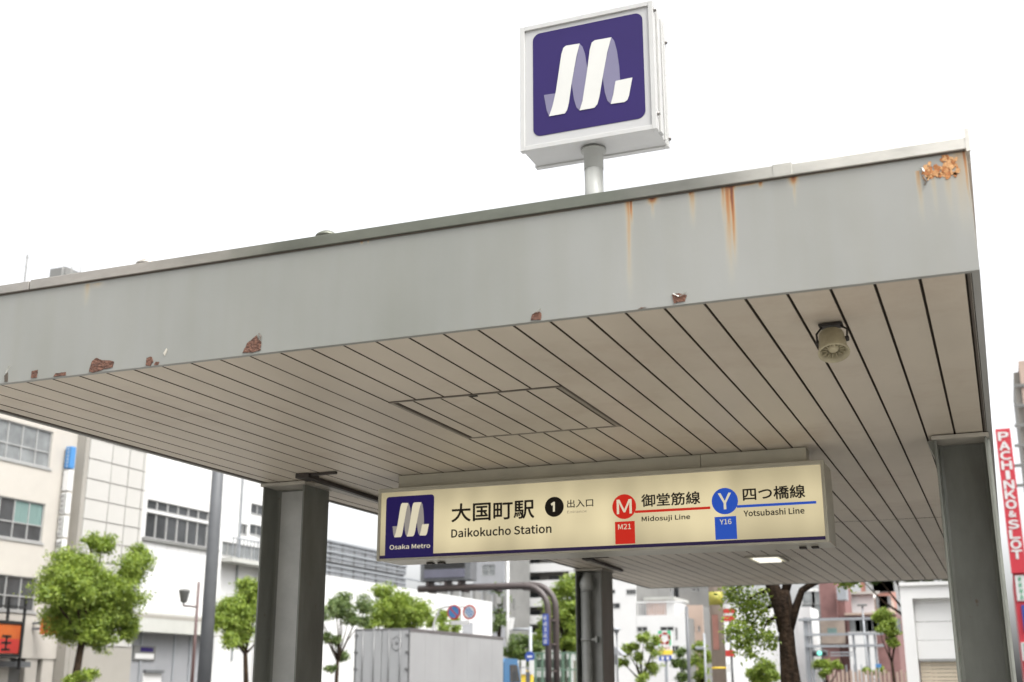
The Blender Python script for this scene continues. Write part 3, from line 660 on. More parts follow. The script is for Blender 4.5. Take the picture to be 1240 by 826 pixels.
for k in range(4):
    b = MB(); b.tube([(lp.x-.12, lp.y-.18+.12*k, ZS-.016), (lp.x+.12, lp.y-.18+.12*k, ZS-.016)], .016, 10); b.build('lamp_tube', M['lamp'], cl)

# =================================================================== BUILDINGS
M['beige'] = mat('beige_render', (.40, .375, .335), .85, .07, .5, .2, 8)
M['tile'] = mat('pale_cladding', (.40, .39, .365), .6, .05, .4)
M['tileshade'] = mat('grey_cladding', (.27, .255, .225), .7, .08, .5)
M['white'] = mat('white_render', (.55, .55, .54), .8, .04, .3)
M['offwhite'] = mat('offwhite_concrete', (.40, .40, .37), .8, .10, .5)
M['grey'] = mat('grey_render', (.25, .255, .265), .8, .08, .5)
M['midgrey'] = mat('mid_grey_concrete', (.16, .16, .152), .8, .15, .4)
M['aptgrey'] = mat('unseen_block_grey', (.165, .155, .142), .8, .12, .3)
M['glass'] = mat('dark_window_glass', (.045, .048, .05), .12, .4, .7)
M['glasspale'] = mat('curtained_window_glass', (.17, .18, .18), .2, .35, 1.2)
M['curtain'] = mat('green_curtain', (.13, .20, .185), .8, .25, 6, stretch=(1, 6, .2))
M['frame'] = mat('aluminium_window_frame', (.36, .36, .35), .4, .1, 3, metal=.3)
M['brightwhite'] = mat('bright_white_paint', (.78, .78, .765), .7, .04, .5)
M['joint'] = mat('dark_joint', (.29, .28, .26), .9, .1, 3)
M['brick'] = mat('red_brick_cladding', (.19, .098, .09), .8, .2, 1.2)
M['pink'] = mat('pinkish_beige_render', (.38, .29, .235), .8, .08, .4)
M['rustroof'] = mat('rusty_corrugated_sheet', (.34, .17, .11), .8, .3, 1.5)
M['steel'] = mat('galvanised_steel', (.28, .295, .31), .5, .12, 1, metal=.3)
M['mesh'] = mat('grey_mesh_screen', (.19, .195, .20), .8, .35, 1.8, stretch=(1, 1, 2), col2=(.085, .085, .09))
M['orange'] = mat('orange_sign', (.44, .11, .018), .5, .1, 1, col2=(.40, .07, .012))
M['redsign'] = mat('red_sign', (.45, .025, .04), .5, .05, 1)
M['blue'] = mat('blue_sign', (.05, .19, .42), .5, .06, 1)
M['navy'] = mat('navy_sign', (.02, .055, .27), .5, .06, 1)
M['signwhite'] = mat('sign_white', (.56, .56, .55), .5, .03, 1)
M['yellow'] = mat('yellow_sign', (.70, .50, .05), .5, .08, 1)
M['green'] = mat('green_sign', (.03, .36, .16), .5, .08, 1)
M['redprint'] = mat('red_print', (.42, .03, .022), .5, .05, 1)
M['darkblock'] = mat('dark_block_brown', (.075, .068, .058), .6, .2, 1)  # dark tone for the added block that shades the pillar sides
M['darkpole'] = mat('dark_grey_pole', (.11, .115, .12), .45, .12, 2)
M['brownpole'] = mat('brown_pole', (.058, .045, .042), .45, .15, 2)
M['redpole'] = mat('reddish_brown_pole', (.09, .052, .048), .5, .15, 2)
M['cream'] = mat('shutter_cream', (.58, .50, .38), .6, .05, 2)
M['wood'] = mat('pillar_beige', (.27, .22, .18), .8, .12, 1.4)

class Facade:
    """boxes placed on a wall plane: axis 'X' faces +X (s runs along Y), axis 'Y' faces -Y (s runs along X). d = outward offset."""
    def __init__(f, axis, p): f.a, f.p = axis, p
    def box(f, mb, s0, s1, z0, z1, d0, d1):
        if f.a == 'X': mb.box(f.p+d0, f.p+d1, s0, s1, z0, z1)
        else: mb.box(s0, s1, f.p-d1, f.p-d0, z0, z1)
    def at(f, u, v):
        q = aX(u, v, f.p) if f.a == 'X' else aY(u, v, f.p); return (q.y if f.a == 'X' else q.x), q.z
    def wall(f, s0, s1, z0, z1, holes, m, parent, t=.3, name='wall'):
        ss = sorted({s0, s1, *[h[0] for h in holes], *[h[1] for h in holes]}); zz = sorted({z0, z1, *[h[2] for h in holes], *[h[3] for h in holes]})
        ss = [s for s in ss if s0 <= s <= s1]; zz = [z for z in zz if z0 <= z <= z1]
        mb = MB()
        for i in range(len(zz)-1):
            run = None
            for j in range(len(ss)-1):
                cs, cz = (ss[j]+ss[j+1])/2, (zz[i]+zz[i+1])/2
                hole = any(h[0] < cs < h[1] and h[2] < cz < h[3] for h in holes)
                if not hole: run = (run[0] if run else ss[j], ss[j+1])
                if (hole or j == len(ss)-2) and run: f.box(mb, run[0], run[1], zz[i], zz[i+1], -t, 0); run = None
        return mb.build(name, m, parent)
    def window(f, parent, s0, s1, z0, z1, cols=2, rows=1, rowsplit=None, glass=None, fw_=.06, curtain=None):
        mb = MB(); q = fw_
        f.box(mb, s0, s1, z0, z0+q, -.18, .03); f.box(mb, s0, s1, z1-q, z1, -.18, -.04)
        for k in range(cols+1):
            s = s0+(s1-s0-q)*k/cols; f.box(mb, s, s+q, z0+q, z1-q, -.16, -.06)
        for k in range(1, rows):
            z = z0+(z1-z0)*(rowsplit if rowsplit else k/rows); f.box(mb, s0+q, s1-q, z-q/2, z+q/2, -.155, -.065)
        w = mb.build('window', M['frame'], parent)
        g_ = MB(); f.box(g_, s0+.01, s1-.01, z0+.01, z1-.01, -.13, -.11); g_.build('pane', glass or M['glass'], w)
        if curtain:
            g_ = MB(); f.box(g_, s0+(s1-s0)*curtain[0], s0+(s1-s0)*curtain[1], z0+(z1-z0)*.44, z0+(z1-z0)*.98, -.108, -.10); g_.build('curtain', M['curtain'], w)
        return w
def core(mb_parent, x0, x1, y0, y1, z0, z1, m=None, name='core'):
    b = MB(); b.box(x0, x1, y0, y1, z0, z1); return b.build(name, m or M['midgrey'], mb_parent)

# ---- A: beige block at far left, three rows of windows
YBE = aX(107, 560, -38.6).y
FX = aY(92.5, 552, YBE-.26).x
fa = Facade('X', FX)
bA = thing('beige_building', 'beige block with three rows of sliding windows, left edge of the view', 'building')
sR = YBE-.27; zroof = fa.at(55, 385)[1]
holes = []; sL = fa.at(0, 550)[0]-16
rows = [(fa.at(0, 506)[1], fa.at(0, 554)[1]), (fa.at(0, 600)[1], fa.at(0, 650)[1]), (fa.at(0, 695)[1], fa.at(0, 738)[1])]
wedge = [fa.at(65, 525)[0], fa.at(55, 610)[0], fa.at(46, 700)[0]]
sE = sum(wedge)/3
for z1_, z0_ in rows:
    for k in range(3):
        s1 = sE-k*5.6; holes.append((s1-5.2, s1, z0_, z1_))
extra = (rows[0][0]+3.3, rows[0][1]+3.3)
for k in range(3): holes.append((sE-k*5.6-5.2, sE-k*5.6, extra[1], extra[0]))
zb_ = fa.at(30, 797)[1]
fa.wall(sL, sR, zb_, zroof, holes, M['beige'], bA)
for i, h in enumerate(holes):
    fa.window(bA, *h, cols=6, rows=2, rowsplit=.42, fw_=.05, glass=M['glasspale'] if i < 3 else M['glass'], curtain=(.67, .985) if i == 3 else None)
for (z1_, z0_) in rows:
    b = MB(); fa.box(b, sL, sE+.1, z0_-.09, z0_-.01, 0, .05); b.build('window_sill', M['frame'], bA)
core(bA, FX-16, FX-.31, sL+.05, sR-.05, .1, zroof-.1)
b = MB(); fa.box(b, sL, sR, zroof, zroof+.25, -.5, .12); b.build('parapet', M['offwhite'], bA)
b = MB(); b.box(FX-16, FX-.3, sR-.3, sR, .1, zroof); b.build('end_wall', M['beige'], bA)
# ground floor: pillars and dark shop opening
for s in (sR-.4, fa.at(38, 815)[0], fa.at(4, 815)[0], sL+1):
    b = MB(); fa.box(b, s-.35, s+.35, .1, zb_-.003, -.4, -.05); b.build('column', M['beige'], bA)
b = MB(); fa.box(b, sL, sR, .12, zb_-.2, -1.2, -1.0); b.build('shopfront', M['glass'], bA)
b = MB(); fa.box(b, sL, fa.at(30, 800)[0], fa.at(15, 808)[1], fa.at(15, 801)[1], -.3, .35); b.build('shop_lintel', M['darkpole'], bA)
# rooftop aerial and railing, seen over the canopy
an = aX(30, 338, FX-3); at_ = aX(33, 308, FX-3)
t = thing('roof_aerial', 'thin rooftop aerial mast rising beyond the left end of the canopy', 'aerial')
b = MB(); b.tube([(FX-3, an.y, zroof-.1), (FX-3, an.y, at_.z)], .05, 6); b.build('mast', M['midgrey'], t)
b = MB()
for dz in (.6, 1.1, 1.6): b.tube([(FX-3, an.y-.5, an.z+dz), (FX-3, an.y+.5, an.z+dz)], .015, 5)
b.build('aerial_arm', M['midgrey'], t)
t = thing('rooftop_equipment', 'cluster of grey rooftop units and pipes just visible over the canopy edge', 'roof unit')
q0, q1 = aX(79, 333, FX-2), aX(128, 325, FX-2)
b = MB(); b.box(FX-3, FX-2, q0.y, q0.y+2.2, zroof-1.0, q0.z+.45); b.build('unit', M['midgrey'], t)
b = MB(); b.box(FX-3, FX-2.2, q0.y+2.6, q0.y+3.8, zroof-1.0, q0.z+.5); b.build('unit', M['steel'], t)
b = MB()
for k in range(9): b.tube([(FX-2, q0.y-.2+k*.6, zroof-1.2), (FX-2, q0.y-.2+k*.6, q0.z+.42+.2*(k % 3))], .04, 5)
b.tube([(FX-2, q0.y+4, q0.z+.4), (FX-2, (q0.y+q1.y)/2+2, q0.z+.9), (FX-2, q1.y, q0.z+.1), (FX-2, q1.y+.3, zroof-1)], .05, 6)
b.build('pipework', M['midgrey'], t)
# orange signs on A
def sbox(mb, f, u0, v0, u1, v1, d0, d1):
    s0, z1 = f.at(u0, v0); s1, z0 = f.at(u1, v1); f.box(mb, min(s0, s1), max(s0, s1), min(z0, z1), max(z0, z1), d0, d1); return min(s0, s1), max(s0, s1), min(z0, z1), max(z0, z1)
osn = thing('shop_sign', 'large orange shop signboard in a black frame on the beige building', 'sign')
fo = Facade('X', FX+.5)
s0, z1 = fo.at(19, 757); z0 = fo.at(17, 792)[1]; sL2 = s0-4.5
b = MB(); fo.box(b, sL2, s0, z0, z1, 0, .3); b.build('signboard', M['orange'], osn)
b = MB(); fo.box(b, sL2, s0+.1, z1+.02, z1+.14, 0, .34); fo.box(b, sL2, s0+.1, z0-.14, z0-.02, 0, .34); fo.box(b, s0+.02, s0+.12, z0-.02, z1+.02, 0, .34)
sf = fo.at(27, 750)[0]; fo.box(b, sf, sf+.08, z0-.6, z1+1.1, 0, .1); fo.box(b, sL2, sf, z1+.7, z1+.78, 0, .1); fo.box(b, s0-.6, s0-.52, z1+.14, z1+1.1, 0, .1)
b.build('frame', M['black'], osn)
b = MB(); fo.box(b, sL2, s0-.02, z0+.02, (z0+z1)/2, .301, .31); b.build('red_band', M['redprint'], osn)
b = MB(); rng = random.Random(3); put = lambda mb, a, c, e, f_: fo.box(mb, a, c, e, f_, .311, .32)
zm = z0+(z1-z0)*.36; strokes(b, s0-.75, zm, (z1-z0)*.6, put, rng); strokes(b, s0-2.1, zm, (z1-z0)*.6, put, rng); b.build('lettering', M['black'], osn)
osn = thing('projecting_sign', 'small orange and red sign projecting by the tree on the beige building', 'sign')
b = MB(); p0 = aY(55, 747, fa.at(62, 757)[0]); yy = fa.at(62, 757)[0]
q0 = aY(50, 747, yy-1.2); q1 = aY(64, 768, yy-1.2); yy -= 1.2
b.box(q0.x, q1.x, yy, yy+.25, q1.z, q0.z); b.build('signboard', M['orange'], osn)
b = MB(); b.box(FX+.001, max(q0.x, FX+.05), yy+.05, yy+.15, q1.z+.2, q1.z+.3); b.box(FX+.001, max(q0.x, FX+.05), yy+.05, yy+.15, q0.z-.3, q0.z-.2); b.build('bracket', M['darkpole'], osn)
b = MB(); strokes(b, (q0.x+q1.x)/2, (q0.z+q1.z)/2, (q0.z-q1.z)*.55, lambda mb, a, c, e, f_: mb.box(a, c, yy-.02, yy-.001, e, f_), rng); b.build('lettering', M['black'], osn)
# vertical sign stack on the corner: four boards
yy = aX(80, 555, FX).y
cols = ['blue', 'signwhite', 'signwhite', 'signwhite', 'signwhite']
vv = [(541, 569), (569.5, 596), (597, 624), (625, 652), (653, 700)]
uu = [(80, 91), (75.5, 88), (71, 85.5), (67.5, 82), (62, 78)]
lab = ['blue board, topmost of the vertical sign stack by the beige building corner', 'blank white board just under the blue one in the vertical stack', 'white board with dark characters, third down in the vertical sign stack',
       'white board with dark characters, fourth down in the vertical sign stack', 'lowest white board of the vertical stack, half behind the street tree']
xa = FX+.12; xb = aY(89.5, 555, yy).x
for i in range(5):
    zt_, zb2 = aY(85-4*i, vv[i][0], yy).z, aY(82-4*i, vv[i][1], yy).z
    t = thing('vertical_sign_board', lab[i], 'sign', 'stacked sign boards on the corner')
    b = MB(); b.cbox(xa, xb, yy-.2, yy+.1, zb2+.03, zt_-.03, .02); b.build('board', M[cols[i]], t)
    b = MB()
    for z in (zb2+.2, zt_-.2): b.box(FX+.005, xa-.001, yy-.1, yy, z-.06, z+.06)
    b.build('bracket', M['darkpole'], t)
    if i != 1:
        b = MB(); n = 6 if i == 0 else 4; h = (zt_-zb2)/(n+.6)
        put = lambda mb, a, c, e, f_: mb.box(a, c, yy-.215, yy-.201, e, f_)
        for k in range(n): strokes(b, xa+(xb-xa)*(.5 if i == 0 else .36), zt_-h*(k+.8), h*.72 if i else h*.6, put, rng)
        if i:
            for k in range(8): strokes(b, xa+(xb-xa)*.78, zt_-h*.5*(k+1), h*.34, put, rng)
        b.build('lettering', M['signwhite' if i == 0 else 'midgrey'], t)

# ---- B: grey clad tower, projecting a little; C: white block with ribbon window
FB = -38.6
fb = Facade('X', FB)
bB = thing('clad_building', 'pale grey block clad in large square panels beside the beige building', 'building')
s0 = fb.at(107, 560)[0]; s1 = fb.at(175, 600)[0]; zr = fb.at(130, 380)[1]
core(bB, FB-18, FB-.06, s0+.02, s1, .1, zr, M['joint'])
b = MB(); b.box(FB-18, FB-.005, s0-.25, s0, .1, zr+.05); b.build('end_wall', M['tileshade'], bB)
cw = [s0, fb.at(132, 600)[0], fb.at(153, 600)[0], fb.at(171, 600)[0], s1]
ph = fb.at(107, 604)[1]-fb.at(107, 629)[1]; zj = fb.at(107, 604)[1]
z = zj-math.floor((zj-3.2)/ph)*ph; pc = {}
while z < zr:
    for k in range(4):
        key = k
        if key not in pc:
            mb = MB(); mb.box(0, .06, 0, cw[k+1]-cw[k]-.07, 0, ph-.05); pc[key] = mb.build('panel', M['tile'], bB); o = pc[key]
        else: o = share(pc[key], bB)
        o.location = (FB-.06+random.uniform(0, .012), cw[k]+.035, z+.025)
    z += ph
b = MB(); fb.box(b, s0, s1, .1, 3.2+.2, -.05, .02); b.build('base_wall', M['tileshade'], bB)
FC = -39.2
fc_ = Facade('X', FC)
bC = thing('white_hall_building', 'white windowless block with one long ribbon window and a grey ground floor', 'building')
cs0 = s1+.02; cs1 = fc_.at(270.5, 640)[0]; czr = fc_.at(200, 430)[1]
w0, zt_ = fc_.at(179, 604); w1, zq = fc_.at(262, 666); zb2 = fc_.at(178, 651)[1]
zband, zbb = fc_.at(180, 742)[1], fc_.at(180, 766)[1]
fc_.wall(cs0, cs1, zband, czr, [(w0, w1, zb2, zt_)], M['white'], bC)
n = 7; zs = zt_-(zt_-zb2)*.3
for k in range(n):
    a = w0+(w1-w0)*k/n; c = w0+(w1-w0)*(k+1)/n
    fc_.window(bC, a+.004, c-.004, zb2, zs-.07, cols=1, fw_=.045); fc_.window(bC, a+.004, c-.004, zs+.07, zt_, cols=1, fw_=.045)
b = MB(); fc_.box(b, w0, w1, zs-.07, zs+.07, -.2, .02); b.build('transom', M['white'], bC)
b = MB(); fc_.box(b, w0-.2, w1+.1, zb2-.16, zb2-.01, 0, .14); b.build('window_sill', M['midgrey'], bC)
core(bC, FC-20, FC-.31, cs0+.02, cs1-.02, .1, czr-.1)
b = MB(); fc_.box(b, cs0, cs1-.02, zbb, zband-.003, -.3, .55); b.build('canopy_band', M['offwhite'], bC)
b = MB(); fc_.box(b, cs0, cs1-.02, zband-.28, zband-.12, .551, .56); b.build('stain_strip', M['tileshade'], bC)
b = MB(); fc_.box(b, cs0, cs1, .1, zbb-.003, -.5, -.15); b.build('ground_floor_wall', M['grey'], bC)
for u in (173, 213, 232):
    s = fc_.at(u, 790)[0]; b = MB(); fc_.box(b, s-.06, s+.06, .12, zbb-.01, -.15, -.09); b.build('wall_rib', M['steel'], bC)
for u0, u1, v in ((176, 198, 815), (114, 128, 815)):
    a, zt2 = fc_.at(u0, v); c = fc_.at(u1, v)[0]; b = MB(); fc_.box(b, a, c, .2, zt2, -.149, -.10); b.build('notice_board', M['signwhite'], bC)
    b = MB(); fc_.box(b, a, c, zt2+.01, zt2+.15, -.149, .05); b.build('notice_hood', M['darkpole'], bC)
for z in (zband+(czr-zband)*.45,):
    b = MB(); fc_.box(b, cs0, cs1, z-.02, z+.02, 0, .004); b.build('panel_joint', M['tile'], bC)
for k in range(1, 8):
    s = cs0+(cs1-cs0)*k/8
    b = MB(); fc_.box(b, s-.015, s+.015, zband, zb2-.2, 0, .003); b.build('panel_joint', M['tile'], bC)
# metro notice panel on C
t = thing('station_notice', 'small framed notice with purple header on the grey ground-floor wall', 'sign')
fn = Facade('X', FC-.05)
b = MB(); a, c, e, h = sbox(b, fn, 163, 781.5, 188, 800, -.1, -.02); b.build('frame', M['midgrey'], t)
b = MB(); fn.box(b, a+.12, c-.12, e+.07, e+(h-e)*.46, -.02, -.01); b.build('notice_sheet', M['signwhite'], t)
b = MB(); fn.box(b, a+.5, c-.2, e+(h-e)*.6, h-.07, -.02, -.01); b.build('notice_header', M['purple'], t)
# D: white block with balcony
FD = -39.6
fd = Facade('X', FD)
bD = thing('balcony_building', 'white block with small windows and one railed balcony beyond the grey pole', 'building')
d0 = cs1+.05; d1 = fd.at(345, 640)[0]; dz = fd.at(305, 560)[1]
W = [(304.5, 609, 321, 621), (291, 633.5, 299.5, 644), (303, 634, 320, 646)]
hl = []
for q in W:
    a, z1_ = fd.at(q[0], q[1]); c, z0_ = fd.at(q[2], q[3]); z0_ = z1_-.62; hl.append((a, c, z0_, z1_))
bz1 = fd.at(280, 657)[1]; bz0 = fd.at(280, 681)[1]
bs1 = fd.at(325, 665)[0]; bs0 = d0+.3
hl.append((bs0, bs1, bz0+.3, bz1))
fd.wall(d0, d1, .1, dz, hl, M['white'], bD)
for h in hl[:3]: fd.window(bD, *h, cols=2, glass=M['glass'])
fd.window(bD, *hl[3], cols=6, glass=M['glasspale'])
b = MB(); fd.box(b, bs0-.2, bs1+.2, bz0-.1, bz0+.12, .001, 1.0); b.build('balcony_slab', M['offwhite'], bD)
for k in range(16):
    s = bs0-.15+(bs1-bs0+.3)*k/15; b = MB(); fd.box(b, s-.02, s+.02, bz0+.12, bz0+1.15, .94, .98); b.build('baluster', M['steel'], bD)
b = MB(); fd.box(b, bs0-.2, bs1+.2, bz0+1.15, bz0+1.22, .92, 1.0); b.build('handrail', M['steel'], bD)
core(bD, FD-14, FD-.31, d0+.02, d1-.02, .1, dz-.05)
b = MB()
ua_ = fd.at(297, 592)[0]
fd.box(b, ua_, ua_+1.6, dz, dz+.9, -2, -1.2); b.build('roof_unit', M['steel'], bD); b = MB(); fd.box(b, ua_+3.2, ua_+4.4, dz, dz+1.5, -2, -1.2); b.build('roof_unit', M['steel'], bD)
b = MB(); s = fd.at(312, 665)[0]; fd.box(b, s-.05, s+.05, .1, bz1+1.2, .2, .3); s2 = fd.at(289, 640)[0]; fd.box(b, s2-.04, s2+.04, 3, dz-1, .05, .13); b.build('drainpipe', M['steel'], bD)
# S: long white wall with mesh-screened upper storey
FS = -40.4
fs = Facade('X', FS)
bS = thing('long_white_building', 'long low white building with grey mesh-screened top floor behind the truck', 'building')
a0 = d1+.2; a1 = fs.at(596, 740)[0]; zt_ = fs.at(393, 696)[1]
b = MB(); b.box(FS-.4, FS, a0, a1, .1, zt_); b.build('wall', M['white'], bS)
b = MB(); b.box(FS-14, FS-.41, a1-.4, a1, .1, zt_); b.build('end_wall', M['white'], bS)
npan = 14
for k in range(1, npan):
    s = a0+(a1-a0)*k/npan; b = MB(); b.box(FS, FS+.01, s-.03, s+.03, .2, zt_-.1); b.build('panel_joint', M['tile'], bS)
s = fs.at(588, 760)[0]; b = MB(); fs.box(b, fs.at(560, 770)[0], fs.at(572, 770)[0], .2, fs.at(562, 753)[1], 0, .05); b.build('door_panel', M['grey'], bS)
m1 = fs.at(505, 700)[0]; ztop = fs.at(398, 649)[1]
# mesh screens with frames: each panel its own piece
zA, zB, zC_ = zt_+.02, fs.at(398, 677)[1], ztop
npn = 12
for k in range(npn):
    p0_, p1_ = a0+(m1-a0)*k/npn, a0+(m1-a0)*(k+1)/npn
    for (q0_, q1_) in ((zA, zB-.12), (zB+.02, (zB+zC_)/2-.06), ((zB+zC_)/2+.02, zC_-.06)):
        mb = MB(); fs.box(mb, p0_+.06, p1_-.06, q0_, q1_, -1.0, -.9)
        mb.build('mesh_screen', M['mesh'], bS)
        mb = MB()
        for j in range(1, 5):
            s = p0_+(p1_-p0_)*j/5; fs.box(mb, s-.04, s+.04, q0_, q1_, -.899, -.84)
        fs.box(mb, p0_, p1_, (q0_+q1_)/2-.04, (q0_+q1_)/2+.04, -.9, -.83)
        mb.build('screen_frame', M['steel'], bS)
b = MB()
for z in (zB-.2, zC_-.1, (zB+zC_)/2-.05): fs.box(b, a0, m1+(9 if z < zB else 0), z-.06, z+.06, -1.02, -.8)
b.build('rail_beam', M['steel'], bS)
b = MB(); b.box(FS-13, FS-1.1, a0, m1, zt_-.05, zC_-.3); b.build('upper_core', M['grey'], bS)
for k in range(9):
    b = MB(); s = fs.at(536, 712)[0]+k*2.3; b.box(FS-1.5, FS-1.2, s, s+.25, zt_-.1, zt_+1.3-.05*k); b.box(FS-1.5, FS-1.3, s+.5, s+1.5, zt_+.2, zt_+1.1-.05*k); b.build('roof_railing', M['midgrey'], bS)
b = MB(); b.box(FS-13.9, FS-.42, a0+.1, a1-.5, .2, zt_-.2); b.build('core', M['midgrey'], bS)

# ---- P: apartment tower with white balcony fronts, far
YP = 205
fp = Facade('Y', YP)
bP = thing('apartment_tower', 'distant grey apartment tower with stacked white balcony fronts', 'building')
l = fp.at(586, 720)[0]; r_ = fp.at(706, 720)[0]; zt_ = fp.at(650, 560)[1]
core(bP, l, r_, YP+1.5, YP+16, 0, zt_, M['aptgrey'])
bl_ = fp.at(633, 720)[0]; pitch = (fp.at(650, 724)[1]-fp.at(650, 745)[1])
ztp = fp.at(650, 724)[1]
w_l = fp.at(618, 720)[0]
for k in range(-9, 8):
    z1_ = ztp+k*pitch
    if z1_ < 2 or z1_ > zt_: continue
    b = MB(); fp.box(b, bl_, r_+.2, z1_-1.55, z1_, 0, .2); b.build('balcony_front', M['white'], bP)
    b = MB(); fp.box(b, bl_, r_, z1_-1.62, z1_-1.5, -1.5, -.001); b.build('balcony_floor', M['midgrey'], bP)
    for j in range(3):
        s = bl_+.8+j*(r_-bl_)/3; fp2 = Facade('Y', YP+1.5)
        g_ = MB(); fp2.box(g_, s, s+1.9, z1_-.0, z1_+.95, .01, .05); g_.build('window', M['glass'], bP)
    b = MB(); fp.box(b, w_l, bl_-.1, z1_-.12, z1_+.05, -1.4, -1.3); b.build('floor_line', M['midgrey'], bP)
b = MB(); fp.box(b, fp.at(613, 720)[0], fp.at(616.5, 720)[0], 0, fp.at(615, 600)[1], -1.2, .3); b.build('stair_tower_edge', M['grey'], bP)
# tall grey office to the left of it, seen through the gap under the hanging sign
YQ = 190; fq = Facade('Y', YQ)
bQ = thing('pale_office_tower', 'pale office tower with green-tinted windows, seen just under the name board', 'building')
l, r_ = fq.at(573, 700)[0], fq.at(611, 700)[0]; zt_ = fq.at(590, 560)[1]; zlow = 0
hq = []
for k in range(6):
    z1_ = fq.at(590, 684)[1]-(k-3)*3.2; hq.append((l+1.6, l+4.0, z1_-1.8, z1_))
fq.wall(l, r_, 0, zt_, hq, M['grey'], bQ)
for h in hq: fq.window(bQ, *h, cols=2, rows=2, glass=M['glasspale'])
core(bQ, l+.05, r_-.05, YQ+.31, YQ+12, 0, zt_-.1)

# ---- E: white building right of the middle pillar
YE = 112; fe = Facade('Y', YE)
bE = thing('white_shop_building', 'white building with small windows and roof terrace, behind the middle pillar', 'building')
l = fe.at(690, 760)[0]; mid_ = fe.at(770, 740)[0]; r_ = fe.at(830, 760)[0]; zlo = fe.at(800, 745)[1]; zhi = fe.at(745, 722)[1]-.0
def hole(f, u0, v0, u1, v1): a, z1_ = f.at(u0, v0); c, z0_ = f.at(u1, v1); return (a, c, z0_, z1_)
h1 = [hole(fe, 736, 730.5, 751, 737), hole(fe, 738, 760, 748, 766), hole(fe, 716, 731, 728, 737)]
fe.wall(l, mid_, 0, fe.at(745, 690)[1], h1+[hole(fe, 735, 714, 745, 719), hole(fe, 758, 714, 769.8, 720)], M['white'], bE)
for h in h1: fe.window(bE, *h, cols=2)
fe.window(bE, *hole(fe, 735, 714, 745, 719), cols=2); fe.window(bE, *hole(fe, 758, 714, 769.8, 720), cols=3)
h2 = [hole(fe, 771, 759, 784, 765), hole(fe, 799, 759, 816, 764), hole(fe, 817, 760, 821, 775), hole(fe, 812, 782, 822, 792)]
fe.wall(mid_+.02, r_, 0, zlo, h2, M['white'], bE)
for h in h2: fe.window(bE, *h, cols=2)
core(bE, l+.1, mid_-.1, YE+.31, YE+14, 0, fe.at(745, 692)[1]); core(bE, mid_, r_-.1, YE+.31, YE+14, 0, zlo-.2)
for k in range(18):
    s = mid_+.2+(r_-mid_-.4)*k/17; b = MB(); fe.box(b, s-.04, s+.04, zlo, zlo+1.15, -.15, -.08); b.build('baluster', M['signwhite'], bE)
b = MB(); fe.box(b, mid_+.1, r_, zlo+1.15, zlo+1.3, -.2, -.05); b.build('terrace_rail', M['signwhite'], bE)
b = MB(); a, z1_ = fe.at(776, 726); c, _ = fe.at(800, 745); b.box(a, c, YE+2, YE+7, zlo, z1_); b.build('terrace_hut', M['rustroof'], bE)
b = MB(); b.box(a-.2, c+.9, YE+1.6, YE+7.5, z1_+.01, z1_+.3); b.build('hut_roof', M['offwhite'], bE)
b = MB(); b.box(c+.02, c+.8, YE+2, YE+7, zlo, z1_); b.build('hut_wall', M['white'], bE)
# P sign of green, red, orange and blue
t = thing('parking_sign', 'tall sign with green corners, red ring, orange band and blue foot by a tree', 'sign')
YS = 100; fg = Facade('Y', YS)
a, z1_ = fg.at(797, 764); c, z0_ = fg.at(813.5, 800); H = z1_-z0_; Wd = c-a
b = MB(); b.box(a, c, YS, YS+.3, z0_, z1_); bd = b.build('board', M['signwhite'], t)
b = MB()
for (p, q, e, h) in ((0, .28, .9, 1), (.72, 1, .9, 1), (.86, 1, .5, .72), (.9, 1, .72, .9), (0, .1, .5, .6)): fg.box(b, a+Wd*p, a+Wd*q, z0_+H*e, z0_+H*h, .001, .02)
b.build('green_corner', M['green'], bd)
b = MB(); cx, cz, R1 = a+Wd*.5, z0_+H*.74, Wd*.38
for k in range(5):
    for j in range(3):
        th = 2*math.pi*(k/5)+j*.25; b.box(cx+R1*math.cos(th)-.09, cx+R1*math.cos(th)+.09, YS-.03, YS-.001, cz+R1*math.sin(th)-.09, cz+R1*math.sin(th)+.09)
b.build('red_ring', M['redprint'], bd)
b = MB()
for k in range(4): strokes(b, a+Wd*(.2+.2*k), z0_+H*.42, Wd*.14, lambda mb, p, q, e, h: fg.box(mb, p, q, e, h, .001, .02), rng)
b.build('lettering', M['redprint'], bd)
b = MB(); fg.box(b, a-.1, c+.1, z0_+H*.2, z0_+H*.35, .001, .06); b.build('orange_band', M['yellow'], bd)
b = MB(); fg.box(b, a, c, z0_, z0_+H*.17, .001, .05); b.build('blue_panel', M['navy'], bd)
b = MB(); fg.box(b, a+Wd*.2, a+Wd*.4, z0_+H*.03, z0_+H*.14, .051, .06); fg.box(b, a+Wd*.6, a+Wd*.8, z0_+H*.03, z0_+H*.14, .051, .06); b.build('lettering', M['signwhite'], bd)
b = MB(); b.box(a+Wd*.4, a+Wd*.6, YS+.05, YS+.25, 0, z0_-.001); b.build('post', M['steel'], t)
